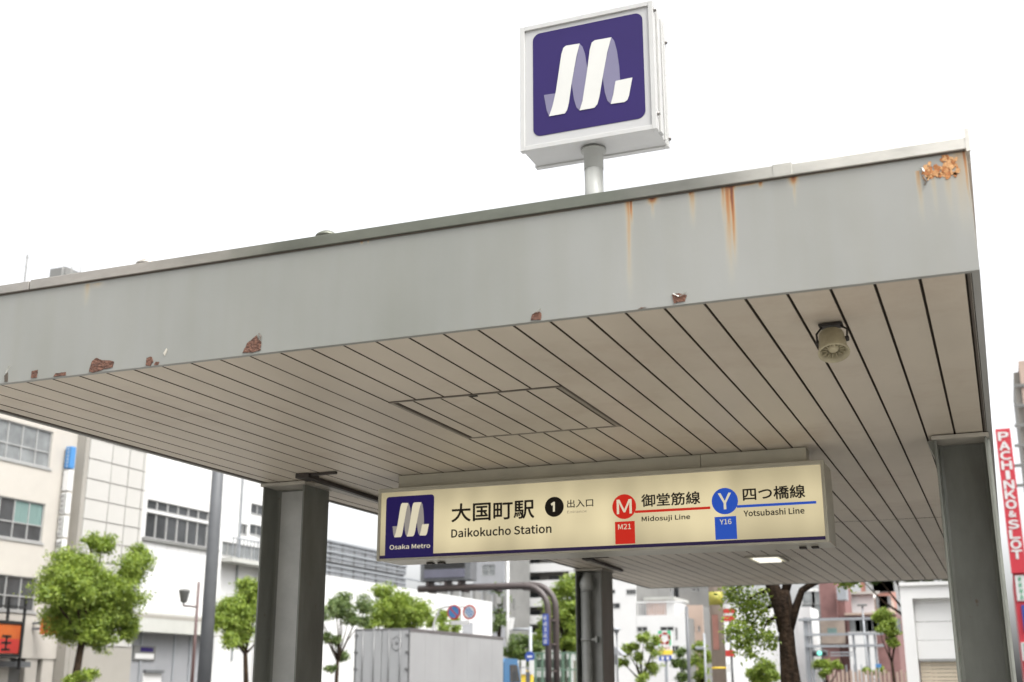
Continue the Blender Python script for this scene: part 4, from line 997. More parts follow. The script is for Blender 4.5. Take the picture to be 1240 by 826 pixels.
# pinkish side building and grey towers behind it
fk = Facade('Y', 116)
bK = thing('pinkish_building', 'pinkish beige narrow building right of the white shop building', 'building')
l, r_ = fk.at(832, 760)[0], fk.at(851.5, 760)[0]; zt_ = fk.at(835, 733)[1]
hk = [hole(fk, 838.5, 758, 841.5, 765), hole(fk, 845, 758, 848, 765)]
fk.wall(l, r_, 0, zt_, hk, M['pink'], bK)
for h in hk: fk.window(bK, *h, cols=1)
core(bK, l+.1, r_-.1, 116.31, 126, 0, zt_-.1)
fl = Facade('Y', 175)
bL = thing('grey_concrete_block', 'broad grey concrete block behind the pinkish building with a pair of windows', 'building')
l, r_ = fl.at(822, 720)[0], fl.at(862, 720)[0]; zt_ = fl.at(840, 640)[1]
hk = [hole(fl, 838, 712.5, 842, 716), hole(fl, 843, 712.5, 847, 716)]
fl.wall(l, r_, 0, zt_, hk, M['midgrey'], bL)
for h in hk: fl.window(bL, *h, cols=1)
b = MB(); b.box(l, r_-3, 172, 174.9, 0, fl.at(840, 734)[1]); b.build('lower_wing', M['pink'], bL)
core(bL, l+.1, r_-.1, 175.31, 190, 0, zt_-.1)
fm = Facade('Y', 185)
bM_ = thing('pale_grey_tower', 'pale grey stepped tower between the terrace and the grey concrete block', 'building')
l, r_ = fm.at(786, 720)[0], fm.at(826, 720)[0]; zt_ = fm.at(800, 640)[1]
lt = fm.at(804, 720)[0]; rt_ = fm.at(817, 720)[0]
b = MB(); fm.box(b, l, lt, 0, zt_, -12, 0); b.build('wing', M['grey'], bM_)
b = MB(); fm.box(b, lt+.02, rt_, 0, fm.at(810, 700)[1], -12, .8); b.build('stair_shaft', M['white'], bM_)
b = MB(); fm.box(b, rt_+.02, r_, 0, zt_, -12, -.2); b.build('wing', M['midgrey'], bM_)
for k in range(5):
    q = fm.at(811, 712+k*9); b = MB(); fm.box(b, q[0]-.5, q[0]+.5, q[1]-.6, q[1]+.6, .801, .83); b.build('window', M['glass'], bM_)
    q = fm.at(820, 712+k*9); b = MB(); fm.box(b, q[0]-.9, q[0]+.9, q[1]-.6, q[1]+.6, -.199, -.15); b.build('window', M['glass'], bM_)

# ---- brick and white buildings between the big tree and the small white building
fr_ = Facade('Y', 135)
bR = thing('red_brick_building', 'dull red brick building behind the steel frames, right of the big tree', 'building')
l, r_ = fr_.at(993, 730)[0], fr_.at(1022, 730)[0]
b = MB(); fr_.box(b, l, fr_.at(1013, 730)[0], 0, fr_.at(1000, 640)[1], -14, 0); b.build('wall', M['brick'], bR)
b = MB(); fr_.box(b, fr_.at(1013, 730)[0]+.02, r_, 0, fr_.at(1016, 712)[1], -3, -1); b.build('side_wall', M['brick'], bR)
b = MB(); fr_.box(b, fr_.at(1017, 730)[0], fr_.at(1028, 730)[0], fr_.at(1022, 728)[1], fr_.at(1022, 712)[1], .0, 2.0); b.build('grey_unit', M['steel'], bR)
b = MB(); fr_.box(b, r_+.02, fr_.at(1086, 760)[0], 0, fr_.at(1050, 742)[1], -14, -.5); lw_ = b.build('low_wing', M['brick'], bR)
b = MB(); fr_.box(b, r_, fr_.at(1086, 760)[0], fr_.at(1050, 744.5)[1], fr_.at(1050, 742)[1], -.499, .3); b.build('eaves', M['pink'], bR)
for k in range(8):
    s = fr_.at(1028+k*7, 752)[0]; b = MB(); fr_.box(b, s, s+1.1, fr_.at(1040, 757)[1]-.8, fr_.at(1040, 757)[1]+.6, -.499, -.4); b.build('window', M['glasspale'], bR)
b = MB(); fr_.box(b, fr_.at(995, 770)[0], fr_.at(1024, 770)[0], fr_.at(1000, 780)[1], fr_.at(1000, 751)[1], .01, .4); b.build('tan_front', M['wood'], bR)
b = MB(); fr_.box(b, fr_.at(1003, 765)[0], fr_.at(1014, 765)[0], fr_.at(1000, 768)[1], fr_.at(1000, 761)[1], .401, .5); b.build('window', M['curtain'], bR)
b = MB(); fr_.box(b, fr_.at(1030, 780)[0], fr_.at(1062, 780)[0], 0, fr_.at(1040, 766)[1], .0, 1.4); b.build('porch', M['white'], bR)
fw2 = Facade('Y', 150)
bW = thing('white_penthouse_building', 'white building with plain upper wall behind the low brick wing', 'building')
b = MB(); fw2.box(b, fw2.at(1026, 730)[0], fw2.at(1058, 730)[0], 0, fw2.at(1040, 718)[1], -10, 0); b.build('wall', M['white'], bW)
b = MB(); fw2.box(b, fw2.at(1020, 730)[0], fw2.at(1066, 730)[0], fw2.at(1040, 720)[1], fw2.at(1040, 717)[1], .001, .6); b.build('eaves', M['offwhite'], bW)
b = MB(); fw2.box(b, fw2.at(1058, 730)[0]+.02, fw2.at(1076, 730)[0], 0, fw2.at(1060, 724)[1], -8, -.5); b.build('side_wing', M['pink'], bW)
for k in range(3):
    s, z = fw2.at(1060+k*4, 730); b = MB(); fw2.box(b, s, s+1, z-.6, z+.8, -.499, -.45); b.build('window', M['glasspale'], bW)
fx2 = Facade('Y', 190)
bX = thing('coral_building', 'distant coral pink building peeping over the white upper wall', 'building')
b = MB(); fx2.box(b, fx2.at(1043, 720)[0], fx2.at(1077, 720)[0], 0, fx2.at(1060, 690)[1], -12, 0); b.build('wall', mat('coral_render', (.34, .16, .12), .8, .25, .2), bX)
for k in range(3):
    s, z = fx2.at(1048+k*9, 709); b = MB(); fx2.box(b, s, s+3, z-1, z+1, .001, .1); b.build('window', M['frame'], bX)
fy2 = Facade('Y', 160)
bY = thing('grey_office_block', 'pale grey office block with rows of windows between the big tree and the brick building', 'building')
l, r_ = fy2.at(968, 740)[0], fy2.at(992, 740)[0]; hy = []
for k in range(6):
    for j in range(2):
        s, z = fy2.at(971+j*11, 722+k*15); hy.append((s, s+1.7, z-1, z+.6))
fy2.wall(l, r_, 0, fy2.at(980, 713)[1], hy, M['white'], bY)
for h in hy: fy2.window(bY, *h, cols=1, glass=M['glasspale'])
core(bY, l+.1, r_-.1, 160.31, 172, 0, fy2.at(980, 714)[1])
# long low buildings closing the street between E and the big tree
fz = Facade('Y', 140)
bZ = thing('signed_low_building', 'low pale building with orange-red sign bands behind the advertising post', 'building')
l, r_ = fz.at(853, 780)[0], fz.at(966, 780)[0]
hz = [hole(fz, 878+k*12, 770, 885+k*12, 777) for k in range(7)]
fz.wall(l, r_, 0, fz.at(880, 752)[1], hz, M['brightwhite'], bZ)
for h in hz: fz.window(bZ, *h, cols=2)
b = MB(); b.box(l, r_, 151, 158, 0, fz.at(880, 730)[1]); b.build('rear_block', M['brightwhite'], bZ)
core(bZ, l+.1, r_-.1, 140.31, 140.9, 0, fz.at(880, 755)[1])
# small white building with shutter, right
YW = 30; fsb = Facade('Y', YW)
bT = thing('small_white_building', 'small flat-roofed white building with cream roller shutter by the right pillar', 'building')
l = fsb.at(1089, 712)[0]; r_ = fsb.at(1196, 740)[0]; zt_ = fsb.at(1120, 709)[1]
ol = fsb.at(1106, 740)[0]; oz = fsb.at(1120, 724.5)[1]
b = MB(); fsb.box(b, l, ol, .1, zt_, -.5, 0); fsb.box(b, ol, r_, oz, zt_, -.5, 0); b.build('wall', M['brightwhite'], bT)
b = MB(); fsb.box(b, l, r_+.1, zt_+.001, zt_+.08, -5, .05); b.build('roof_edge', M['brightwhite'], bT)
b = MB(); b.box(l, l+.25, YW+.51, YW+5, .1, zt_-.001); b.build('side_wall', M['brightwhite'], bT)
zsp = fsb.at(1125, 798)[1]
z = zsp; i = 0
while z < oz-.02:
    h = min(.42, oz-z); b = MB(); fsb.box(b, ol+.01, r_, z+.006, z+h-.004, -.25, -.17-.01*(i % 2)); b.build('wall_panel', M['brightwhite'], bT); z += h; i += 1
b = MB(); fsb.box(b, ol+.02, r_, zsp-.05, zsp, -.25, -.13); b.build('shutter_box', M['frame'], bT)
z = zsp-.05; sl = None
while z > .2:
    if sl is None: mb = MB(); mb.cbox(ol+.03, r_, YW+.20, YW+.235, 0, .075, .008); sl = mb.build('shutter_slat', M['cream'], bT); o = sl
    else: o = share(sl, bT)
    z -= .085; o.location = (0, 0, z)
# right edge: tall concrete block with stepped top
fh = Facade('Y', 95)
bH = thing('brown_stepped_building', 'pale brown stepped block at the right edge behind the red sign', 'building')
l = fh.at(1232, 460)[0]
for k, (u, v) in enumerate(((1227, 451), (1229, 470), (1233, 440))):
    q = fh.at(u, v); b = MB(); fh.box(b, q[0]+(3.02*0), l+14, 0, q[1], -10+k*.5, .0+k*.35); b.build('wall', M['tileshade'] if k != 2 else M['pink'], bH)
for k in range(6):
    q = fh.at(1230, 470+k*24); b = MB(); fh.box(b, q[0]-.1, q[0]+12, q[1]-.12, q[1]+.12, .701, .8); b.build('floor_band', M['midgrey'], bH)
# low white building behind the lower part of the sign
fi = Facade('Y', 60.12)
bI = thing('arcade_building', 'red arcade wall with pasted posters below the tall vertical sign, right edge', 'building')
zw = Facade('Y', 60).at(1232, 694)[1]
b = MB(); fi.box(b, fi.at(1227, 702)[0], 9, .1, zw-.01, -9, 0); b.build('wall', M['redsign'], bI)
for j, (u0, v0, u1, v1, m_) in enumerate(((1228.5, 697, 1262, 727, 'signwhite'), (1236.5, 733, 1262, 764, 'navy'), (1236, 778, 1262, 800, 'signwhite'))):
    h = hole(fi, u0, v0, u1, v1); b = MB(); fi.box(b, h[0], h[1], h[2], h[3], .001, .06); p_ = b.build('poster', M[m_], bI)
    b = MB()
    for k in range(4):
        strokes(b, h[0]+(h[3]-h[2])*.18, h[3]-(h[3]-h[2])*(k+.6)/4.2, (h[3]-h[2])*.16, lambda mb, a_, c_, e_, f_: fi.box(mb, a_, c_, e_, f_, .061, .075), rng)
    b.build('lettering', M['signwhite' if m_ == 'navy' else 'green'], p_)
# PACHINKO & SLOT
YK = 60; fkk = Facade('Y', YK)
t = thing('vertical_arcade_sign', 'tall narrow red vertical sign with white capital letters, right edge', 'sign')
a = fkk.at(1205, 520)[0]; c = fkk.at(1223, 518)[0]; zt_ = fkk.at(1214, 519)[1]; zb_ = fkk.at(1232, 694)[1]
b = MB(); b.box(a, c, YK, YK+.35, zb_, zt_); bd = b.build('board', M['redsign'], t)
H = (fkk.at(1214, 521)[1]-fkk.at(1230, 676)[1]); chars = 'PACHINKO&SLOT'; hh = H/len(chars); zz = fkk.at(1214, 523)[1]
for i, ch in enumerate(chars):
    w = (c-a)*(.66 if ch not in 'I' else .22); h_ = hh*.82 if ch != '&' else hh*.6
    if ch == '&': w *= .7
    cx = (a+c)/2; z1_ = zz-i*hh-(hh-h_)*.3
    lettering(ch, cx-w/2, cx+w/2, z1_-h_, z1_, YK-.02, M['signwhite'], bd, .055)
b = MB(); b.box(a+.15, c-.1, YK+.36, YK+1.2, zb_+.5, zb_+.7); b.box(a+.3, a+.5, YK+.7, YK+.9, zb_-.1, zb_+.49); b.build('support_bracket', M['steel'], t)

# =================================================================== STREET FURNITURE
def pole(name, label, cat, x, y, h, r0, r1, m, z0=.12):
    t = thing(name, label, cat); b = MB(); b.tube([(x, y, z0), (x, y, z0+(h-z0)*.5), (x, y, h)], [r0, (r0+r1)/2, r1], 14); b.build('post', m, t); return t
q = aX(254, 720, -16.5); qq = aX(262, 575, -16.5)
pole('utility_pole', 'thick dark grey steel pole right of the white ribbon-window building', 'pole', -16.5, q.y, qq.z+3.5, .155, .12, M['darkpole'])
# street lamp with reddish pole
t = thing('street_lamp', 'old-style street lamp with tapered glass shade on a thin reddish pole', 'street lamp')
lx_ = -33.8; q = aX(237, 760, lx_); top_ = aX(242, 705, lx_); L_ = aX(232, 724, lx_)
b = MB(); b.tube([(lx_, q.y, .13), (lx_, q.y, top_.z)], [.09, .06], 10); b.build('post', M['redpole'], t)
ly = L_.y-.55; b = MB(); b.tube([(lx_, q.y, aX(238, 735, lx_).z), (lx_, ly, aX(238, 735, lx_).z), (lx_, ly, aX(232, 731, lx_).z)], .04, 8); b.build('arm', M['redpole'], t)
b = MB(); zl = aX(232, 731, lx_).z; b.lathe([(0, .06), (.04, .14), (.5, .24), (.52, .26), (.58, .2), (.62, .02)], (lx_, ly, zl), (0, 0, 1), 12); b.build('lamp_shade', M['midgrey'], t)
# advertising post near the big tree
YA = 27; q = aY(869, 770, YA)
t = thing('advertising_post', 'thick beige post wrapped with yellow and faded red notices beside the big tree', 'post')
b = MB(); b.tube([(q.x, YA, .13), (q.x, YA, 8.5)], .155, 16); b.build('post', M['wood'], t)
b = MB(); z1_, z0_ = aY(868, 717, YA).z, aY(868, 733, YA).z; b.tube([(q.x, YA, z0_), (q.x, YA, z1_)], .16, 16); b.build('yellow_wrap', mat('yellow_wrap', (.33, .30, .05), .6, .2, 8), t)
b = MB(); z1_, z0_ = aY(869, 745, YA).z, aY(869, 787, YA).z; b.box(q.x-.07, q.x+.06, YA-.17, YA-.15, z0_, z1_); b.build('red_notice', mat('faded_red_notice', (.24, .11, .085), .6, .2, 4), t)
b = MB(); z0_ = aY(869, 809, YA).z; b.tube([(q.x, YA, z0_-.02), (q.x, YA, z0_+.02)], .162, 16); b.build('band', M['yellow'], t)
# red/white signs behind it
t = thing('banded_sign', 'orange-red and white banded sign on a post behind the advertising post', 'sign')
YY = 60; b = MB()
for i, (u0, v0, u1, v1, m_) in enumerate(((875, 732, 890, 737, 'signwhite'), (875, 737.2, 890, 742.5, 'redprint'), (875, 742.7, 890, 745.5, 'signwhite'), (875, 745.7, 890, 752, 'redprint'), (878, 787.5, 889, 795, 'redprint'))):
    h = hole(Facade('Y', YY), u0, v0, u1, v1); b = MB(); b.box(h[0], h[1], YY, YY+.12, h[2], h[3]); b.build('sign_band', M[m_], t)
q = aY(884, 780, YY); b = MB(); b.tube([(q.x, YY+.2, .13), (q.x, YY+.2, aY(884, 732, YY).z)], .06, 8); b.build('post', M['darkpole'], t)
h = hole(Facade('Y', YY), 880, 804, 884, 814); b = MB(); b.box(h[0], h[1], YY, YY+.1, h[2], h[3]); b.build('lower_plate', M['signwhite'], t)
pole('slim_pole', 'slim dark pole in front of the white shop building', 'pole', aY(833, 780, 45).x, 45, aY(831, 734, 45).z, .075, .06, M['darkpole'])
# white pole lamp right of it
t = thing('slim_lamp_post', 'slim white lamp post with a small flat head left of the advertising post', 'street lamp')
q = aY(853, 780, 50); h_ = aY(852, 767, 50).z
b = MB(); b.tube([(q.x, 50, .13), (q.x, 50, h_)], .045, 8); b.build('post', M['steel'], t)
b = MB(); zc = aY(848, 785, 50).z; b.cbox(q.x-.32, q.x+.02, 49.7, 50.0, zc-.06, zc+.06, .02); b.build('lamp_head', M['steel'], t)
# small lamp by middle pillar
t = thing('park_lamp', 'small post lamp with a flat cap just right of the middle pillar', 'street lamp')
q = aY(747, 780, 48); h_ = aY(747, 768, 48).z
b = MB(); b.tube([(q.x, 48, .13), (q.x, 48, h_)], .035, 8); b.build('post', M['darkpole'], t)
b = MB(); b.lathe([(0, .05), (.16, .11), (.17, .2), (.2, .19), (.26, .02)], (q.x, 48, h_), (0, 0, 1), 12); b.build('lamp_shade', M['steel'], t)
t = thing('banner_post', 'white banner and post under a small dark roof, right of the middle pillar', 'sign')
q = aY(744, 800, 52); b = MB(); z1_, z0_ = aY(744, 805, 52).z, aY(744, 826, 52).z
b.box(q.x-.11, q.x+.11, 52, 52.1, .3, z1_); b.build('banner', M['signwhite'], t)
b = MB(); z = aY(744, 790, 52).z; b.poly([(q.x-.45, 51.8, z-.12), (q.x+.45, 51.8, z-.12), (q.x+.05, 51.8, z+.25), (q.x-.05, 51.8, z+.25)], .7, (0, 1, 0)); b.build('cap', M['grey'], t)
b = MB(); b.tube([(q.x, 52.2, .13), (q.x, 52.2, z-.125)], .05, 8); b.build('post', M['darkpole'], t)

# brown gantry with two bent tubes and a message board on its arm
YG = 45
t = thing('road_gantry', 'brown twin-tube gantry bending over the road behind the truck', 'gantry')
def bend(u_v, v_arm, yy, u_end, r):
    xv = aY(u_v, 780, yy).x; za = aY(640, v_arm, yy).z; xe = aY(u_end, v_arm, yy).x; rad = .95
    pts = [(xv, yy, .13), (xv, yy, za-rad)]+[(xv-rad+rad*math.cos(R_(a)), yy, za-rad+rad*math.sin(R_(a))) for a in (15, 30, 45, 60, 75, 90)]+[(xe, yy, za)]
    b = MB(); b.tube(pts, r, 14); return b.build('bent_tube', M['brownpole'], t), xv, za
g1, xv1, za = bend(664, 709.5, YG, 507, .125)
g2, xv2, zb_ = bend(673.5, 708.5, YG+.6, 507, .125)
for z in (1.2, 2.2, 3.2, 4.1):
    b = MB(); b.cbox(xv1, xv2+.05, YG+.1, YG+.5, z-.04, z+.04, .01); b.build('tie', M['brownpole'], t)
for u in (520, 560, 600, 634):
    x = aY(u, 709, YG).x; b = MB(); b.cbox(x-.06, x+.06, YG-.02, YG+.62, za-.15, za+.15, .01); b.build('clamp', M['brownpole'], t)
t2 = thing('message_board', 'dark box-shaped message board mounted on the gantry arm', 'sign')
h = hole(Facade('Y', YG), 511, 681, 571.5, 702.5)
b = MB(); b.cbox(h[0], h[1], YG-.15, YG+.5, h[2], h[3]+.9, .02); b.build('housing', M['darkpole'], t2)
b = MB(); b.box(h[0]+.2, h[1]-.25, YG-.20, YG-.151, h[2]+.12, h[2]+.45); b.build('lower_panel', mat('purple_grey_panel', (.10, .10, .13), .5, .1, 2), t2)
b = MB(); b.box(h[0]+.2, h[1]-.25, YG-.18, YG-.151, h[2]+.5, h[3]+.7); b.build('display', M['black'], t2)
b = MB()
for s in (.3, 1.1, 1.7): b.box(h[0]+s-.05, h[0]+s+.05, YG-.1, YG+.5, za+.125, h[2]-.001)
b.build('foot', M['brownpole'], t2)
# blue vertical name plate on the gantry post
t = thing('blue_name_plate', 'narrow blue vertical plate with five white characters on the gantry post', 'sign')
x0 = aY(658.8, 760, YG).x; x1 = aY(666, 760, YG).x; z1_ = aY(662, 744, YG).z; z0_ = aY(662, 781.5, YG).z
b = MB(); b.cbox(x0, x1, YG-.17, YG-.135, z0_, z1_, .01); b.build('plate', M['navy'], t)
b = MB(); hh = (z1_-z0_)/5.25
for k in range(5): strokes(b, (x0+x1)/2, z1_-hh*(k+.62), hh*.78, lambda mb, a_, c_, e_, f_: mb.box(a_, c_, YG-.18, YG-.171, e_, f_), rng)
b.build('lettering', M['signwhite'], t)

# round no-parking signs on a curved white arm
YN = 47
t = thing('round_sign_pole', 'curved white pole rising behind the truck and carrying two round traffic signs', 'pole')
p1, p2, p3 = aY(524, 790, YN), aY(527, 752, YN), aY(545, 734, YN)
b = MB(); pts = [(p1.x, YN, .1), (p1.x, YN, p1.z), (p1.x+.02, YN, p2.z-.2), (p1.x+.1, YN, p2.z+.1), (p1.x+.3, YN, p3.z-.08), (p3.x-.1, YN, p3.z), (aY(575, 735, YN).x, YN, aY(575, 735, YN).z)]
b.tube(pts, .045, 10); b.build('post', M['signwhite'], t)
for u, inner, lab_ in ((550.5, 'blue', 'round blue traffic sign with red rim and slash, left of the pair'), (569.3, 'signwhite', 'round whitish traffic sign with red rim and blue bars, right of the pair')):
    c_ = aY(u, 741.5, YN); t2 = thing('round_sign', lab_, 'sign', 'round traffic signs over the truck')
    b = MB(); b.lathe([(0, .001), (0, .30), (.02, .30), (.02, .001)], (c_.x, YN-.07, c_.z), (0, -1, 0), 32, False); b.build('rim_plate', M['redprint'], t2)
    b = MB(); b.lathe([(0, .001), (0, .235), (.004, .235), (.004, .001)], (c_.x, YN-.0905, c_.z), (0, -1, 0), 32, False); b.build('disc', M[inner], t2)
    b = MB(); w = .028
    d_ = Vector((1, 0, -1)).normalized(); n_ = Vector((1, 0, 1)).normalized()
    for off in ((0,) if inner == 'blue' else (-.10, 0, .10)):
        o_ = Vector((c_.x, YN-.095, c_.z))+n_*off; l_ = .225 if off == 0 else .17
        b.poly([o_-d_*l_-n_*w, o_+d_*l_-n_*w, o_+d_*l_+n_*w, o_-d_*l_+n_*w], .003, (0, -1, 0))
    b.build('slash', M['redprint' if inner == 'blue' else 'blue'], t2)
h = hole(Facade('Y', YN), 547, 752, 569, 756.5); t2 = thing('sign_plate', 'small oblong white plate under the two round traffic signs', 'sign')
b = MB(); b.cbox(h[0], h[1], YN-.08, YN-.05, h[2], h[3], .005); b.build('plate', M['signwhite'], t2)
b = MB(); b.box((h[0]+h[1])/2-.02, (h[0]+h[1])/2+.02, YN-.049, YN-.03, h[2], h[3]+.5); b.build('hanger', M['steel'], t2)

# white signal arm beside the gantry
YT = 70
t = thing('traffic_signal', 'grey traffic signal pole with horizontal arm and white-backed signal head', 'traffic light')
q = aY(642.5, 790, YT); za = aY(635, 762, YT).z; xe = aY(621, 762, YT).x
b = MB(); b.tube([(q.x, YT, .1), (q.x, YT, za+.15)], .1, 10); b.build('post', M['steel'], t)
b = MB(); b.tube([(q.x, YT, za), (xe, YT, za)], .07, 8); b.build('arm', M['steel'], t)
b = MB(); h0 = aY(616, 763, YT); h1_ = aY(621, 748, YT); b.poly([(h0.x, YT-.15, h0.z), (h0.x+.2, YT-.15, h0.z), (h1_.x+.05, YT-.15, h1_.z), (h1_.x-.17, YT-.15, h1_.z)], .35, (0, 1, 0)); b.build('signal_head', M['signwhite'], t)
b = MB(); c_ = aY(642.5, 795, YT); b.lathe([(0, .001), (0, .3), (.03, .3), (.03, .001)], (c_.x, YT-.12, c_.z), (0, -1, 0), 24, False); rd = b.build('round_plate', M['navy'], t)
b = MB(); b.box(c_.x-.16, c_.x+.16, YT-.165, YT-.151, c_.z-.06, c_.z+.04); b.build('arrow_bar', M['signwhite'], rd)
t = thing('white_roadside_pole', 'thin tall white pole against the grey apartment tower', 'pole')
q = aY(615, 740, 85); b = MB(); b.tube([(q.x, 85, .1), (q.x, 85, aY(615, 640, 85).z)], .09, 10); b.build('post', M['signwhite'], t)
# green fence near the gantry
t = thing('green_fence', 'green framed mesh fence beside the foot of the gantry', 'fence')
YF = 62; f_ = Facade('Y', YF); a, z1_ = f_.at(648, 790); c, _ = f_.at(698, 790)
n = 6
for k in range(n+1):
    s = a+(c-a)*k/n; b = MB(); b.box(s-.05, s+.05, YF, YF+.1, .13, z1_); b.build('post', mat('green_fence_paint', (.10, .17, .12), .5, .15, 3) if k == 0 else bpy.data.materials['green_fence_paint'], t)
for z in (z1_-.04, z1_-.9, z1_-1.7): b = MB(); b.box(a, c, YF+.02, YF+.08, z-.04, z+.04); b.build('rail', bpy.data.materials['green_fence_paint'], t)
for k in range(30):
    s = a+(c-a)*(k+.5)/30; b = MB(); b.box(s-.01, s+.01, YF+.04, YF+.06, .2, z1_-.08); b.build('bar', bpy.data.materials['green_fence_paint'], t)
t = thing('grey_brown_fence', 'low grey-brown board wall behind the green fence', 'fence')
b = MB(); n = 14
for k in range(n):
    s = f_.at(672, 790)[0]+k*.16; b = MB(); b.box(s, s+.15, YF+3, YF+3.1, .13, aY(680, 800, YF+3).z+.05*(k % 2)); b.build('board', M['wood'], t)
t = thing('yellow_barrier', 'yellow roadworks barrier with white panels near the signal pole', 'barrier')
YV = 68; f_ = Facade('Y', YV); h = hole(f_, 633, 812, 646, 826)
b = MB(); f_.box(b, h[0], h[1], .2, h[3], 0, .3); b.build('panel', M['yellow'], t)
for u in (628, 636, 646): hq_ = f_.at(u, 806); b = MB(); f_.box(b, hq_[0]-.1, hq_[0]+.16, hq_[1]-.5, hq_[1]+.3, .31, .4); b.build('white_plate', M['signwhite'], t)

# steel frames with traffic light, right of the big tree
t = thing('steel_frame_structure', 'tall grey steel frame of posts and crossbeams right of the big tree', 'frame')
YU = 72; f_ = Facade('Y', YU)
for u in (978.5, 984, 1035, 1052, 1061): q = f_.at(u, 790); b = MB(); w = .13 if u < 980 else .06; f_.box(b, q[0]-w, q[0]+w, .1, f_.at(u, {978.5: 748, 984: 748, 1035: 768, 1052: 768, 1061: 768}[u])[1], 0, .2); b.build('post', M['steel'], t)
for v, u0, u1 in ((751, 968, 1056), (769, 978, 1070), (783, 978, 1072), (790.5, 1006, 1033), (794, 1006, 1033)):
    q = f_.at(u0, v); c_ = f_.at(u1, v); b = MB(); w = .07 if v < 790 else .035; f_.box(b, q[0], c_[0], q[1]-w, q[1]+w, .201, .35); b.build('beam', M['steel'], t)
for k in range(5):
    q = f_.at(1026+k*9, 808); b = MB(); f_.box(b, q[0]-.03, q[0]+.03, .1, f_.at(1040, 805)[1], .36, .42); b.build('rail_bar', M['steel'], t)
t = thing('traffic_light', 'horizontal traffic light showing green, on the steel frame right of the big tree', 'traffic light')
q = f_.at(985, 791.5); c_ = f_.at(1004, 791.5)
b = MB(); b.cbox(q[0], c_[0], YU-.7, YU-.45, q[1]-.17, q[1]+.17, .03); b.build('housing', M['darkpole'], t)
M['golight'] = emis('lit_green_lamp', (.25, .95, .75), 1.6)
b = MB(); b.lathe([(0, .13), (.04, .12), (.05, .001)], (q[0]+(c_[0]-q[0])*.5, YU-.7, q[1]), (0, -1, 0), 16); b.build('green_lamp', M['golight'], t)
b = MB(); b.lathe([(0, .12), (.03, .11), (.04, .001)], (q[0]+(c_[0]-q[0])*.2, YU-.7, q[1]), (0, -1, 0), 16); b.build('dark_lamp', M['black'], t)
b = MB(); b.lathe([(0, .12), (.03, .11), (.04, .001)], (q[0]+(c_[0]-q[0])*.82, YU-.7, q[1]), (0, -1, 0), 16); b.build('dark_lamp', M['black'], t)
b = MB(); b.box(q[0]+.1, q[0]+.18, YU-.449, YU-.351, q[1]-.05, q[1]+.3); b.build('hanger', M['steel'], t)
t = thing('blue_direction_sign', 'small bright blue sign between the steel posts near the small white building', 'sign')
h = hole(Facade('Y', 68), 1060, 804, 1067, 808.5); b = MB(); b.cbox(h[0], h[1], 68, 68.1, h[2], h[3], .01); b.build('plate', M['blue'], t)
b = MB(); x_ = (h[0]+h[1])/2; b.tube([(x_, 68.16, .1), (x_, 68.16, h[3])], .04, 8); b.build('post', M['steel'], t)
t = thing('bare_lamp_post', 'thin lamp post with T-shaped head in front of the white upper wall', 'street lamp')
q = aY(1047, 770, 80); h_ = aY(1047, 734, 80).z; b = MB(); b.tube([(q.x, 80, .1), (q.x, 80, h_)], .05, 8); b.build('post', M['steel'], t)
b = MB(); b.cbox(q.x-.3, q.x+.3, 79.85, 80.15, h_, h_+.12, .03); b.build('lamp_head', M['midgrey'], t)
t = thing('tan_block_wall', 'tan picket wall along the pavement below the traffic light', 'wall')
f_ = Facade('Y', 64); z_ = f_.at(1010, 814)[1]
for k in range(26):
    s = f_.at(1004, 810)[0]+k*.2; b = MB(); f_.box(b, s, s+.12, .13, z_+.1*(k % 2), 0, .12); b.build('picket', M['pink'], t)

# =================================================================== TRUCK
M['boxpaint'] = mat('truck_box_paint', (.29, .295, .295), .4, .06, .8, .04, 3)
M['boxtrim'] = mat('truck_aluminium', (.2, .2, .2), .35, .12, 3, metal=.6)
M['cabblue'] = mat('cab_blue', (.035, .14, .28), .3, .05, 1, coat=.4)
M['tyre'] = mat('tyre_rubber', (.02, .02, .02), .85, .2, 8)
tk = thing('box_truck', 'large pale grey box truck with blue cab, seen from behind on the road', 'truck')
r0 = aZ(430.6, 764, 3.3); r1 = aZ(497, 760.5, 3.3)
ty = (r0.y+r1.y)/2; tx0, tx1 = aY(430.6, 764, ty).x, aY(497, 760.5, ty).x
tend = aX(609.7, 773, tx1).y; tz1 = aY(497, 760.5, ty).z; tz0 = .95
b = MB(); b.cbox(tx0, tx1, ty, tend, tz0, tz1, .03); b.build('cargo_box', M['boxpaint'], tk)
w = tx1-tx0; xm = (tx0+tx1)/2
for (a, c) in ((tx0+.06, xm-.015), (xm+.015, tx1-.06)):
    b = MB(); b.cbox(a, c, ty-.035, ty-.001, tz0+.06, tz1-.08, .008); d_ = b.build('rear_door', M['boxpaint'], tk)
    for k in (.28, .72):
        x = a+(c-a)*k; b = MB(); b.tube([(x, ty-.065, tz0), (x, ty-.065, tz1-.04)], .014, 8); b.build('lock_rod', M['boxtrim'], d_)
    for k in range(5):
        z = tz0+.2+(tz1-tz0-.4)*k/4; hx_ = a+.0 if a < xm-.2 else c-.0
        b = MB(); b.cbox(hx_-.07, hx_+.07, ty-.06, ty-.036, z-.03, z+.03, .005); b.build('hinge', M['boxtrim'], d_)
b = MB()
b.box(tx0, tx0+.05, ty-.03, ty-.001, tz0, tz1); b.box(tx1-.05, tx1, ty-.03, ty-.001, tz0, tz1); b.box(tx0+.05, tx1-.05, ty-.03, ty-.001, tz1-.07, tz1); b.build('rear_frame', M['boxtrim'], tk)
b = MB(); b.box(tx1, tx1+.015, ty, tend, tz1-.09, tz1-.002); b.box(tx1, tx1+.015, ty, tend, tz0, tz0+.12); b.build('side_rail', M['boxtrim'], tk)
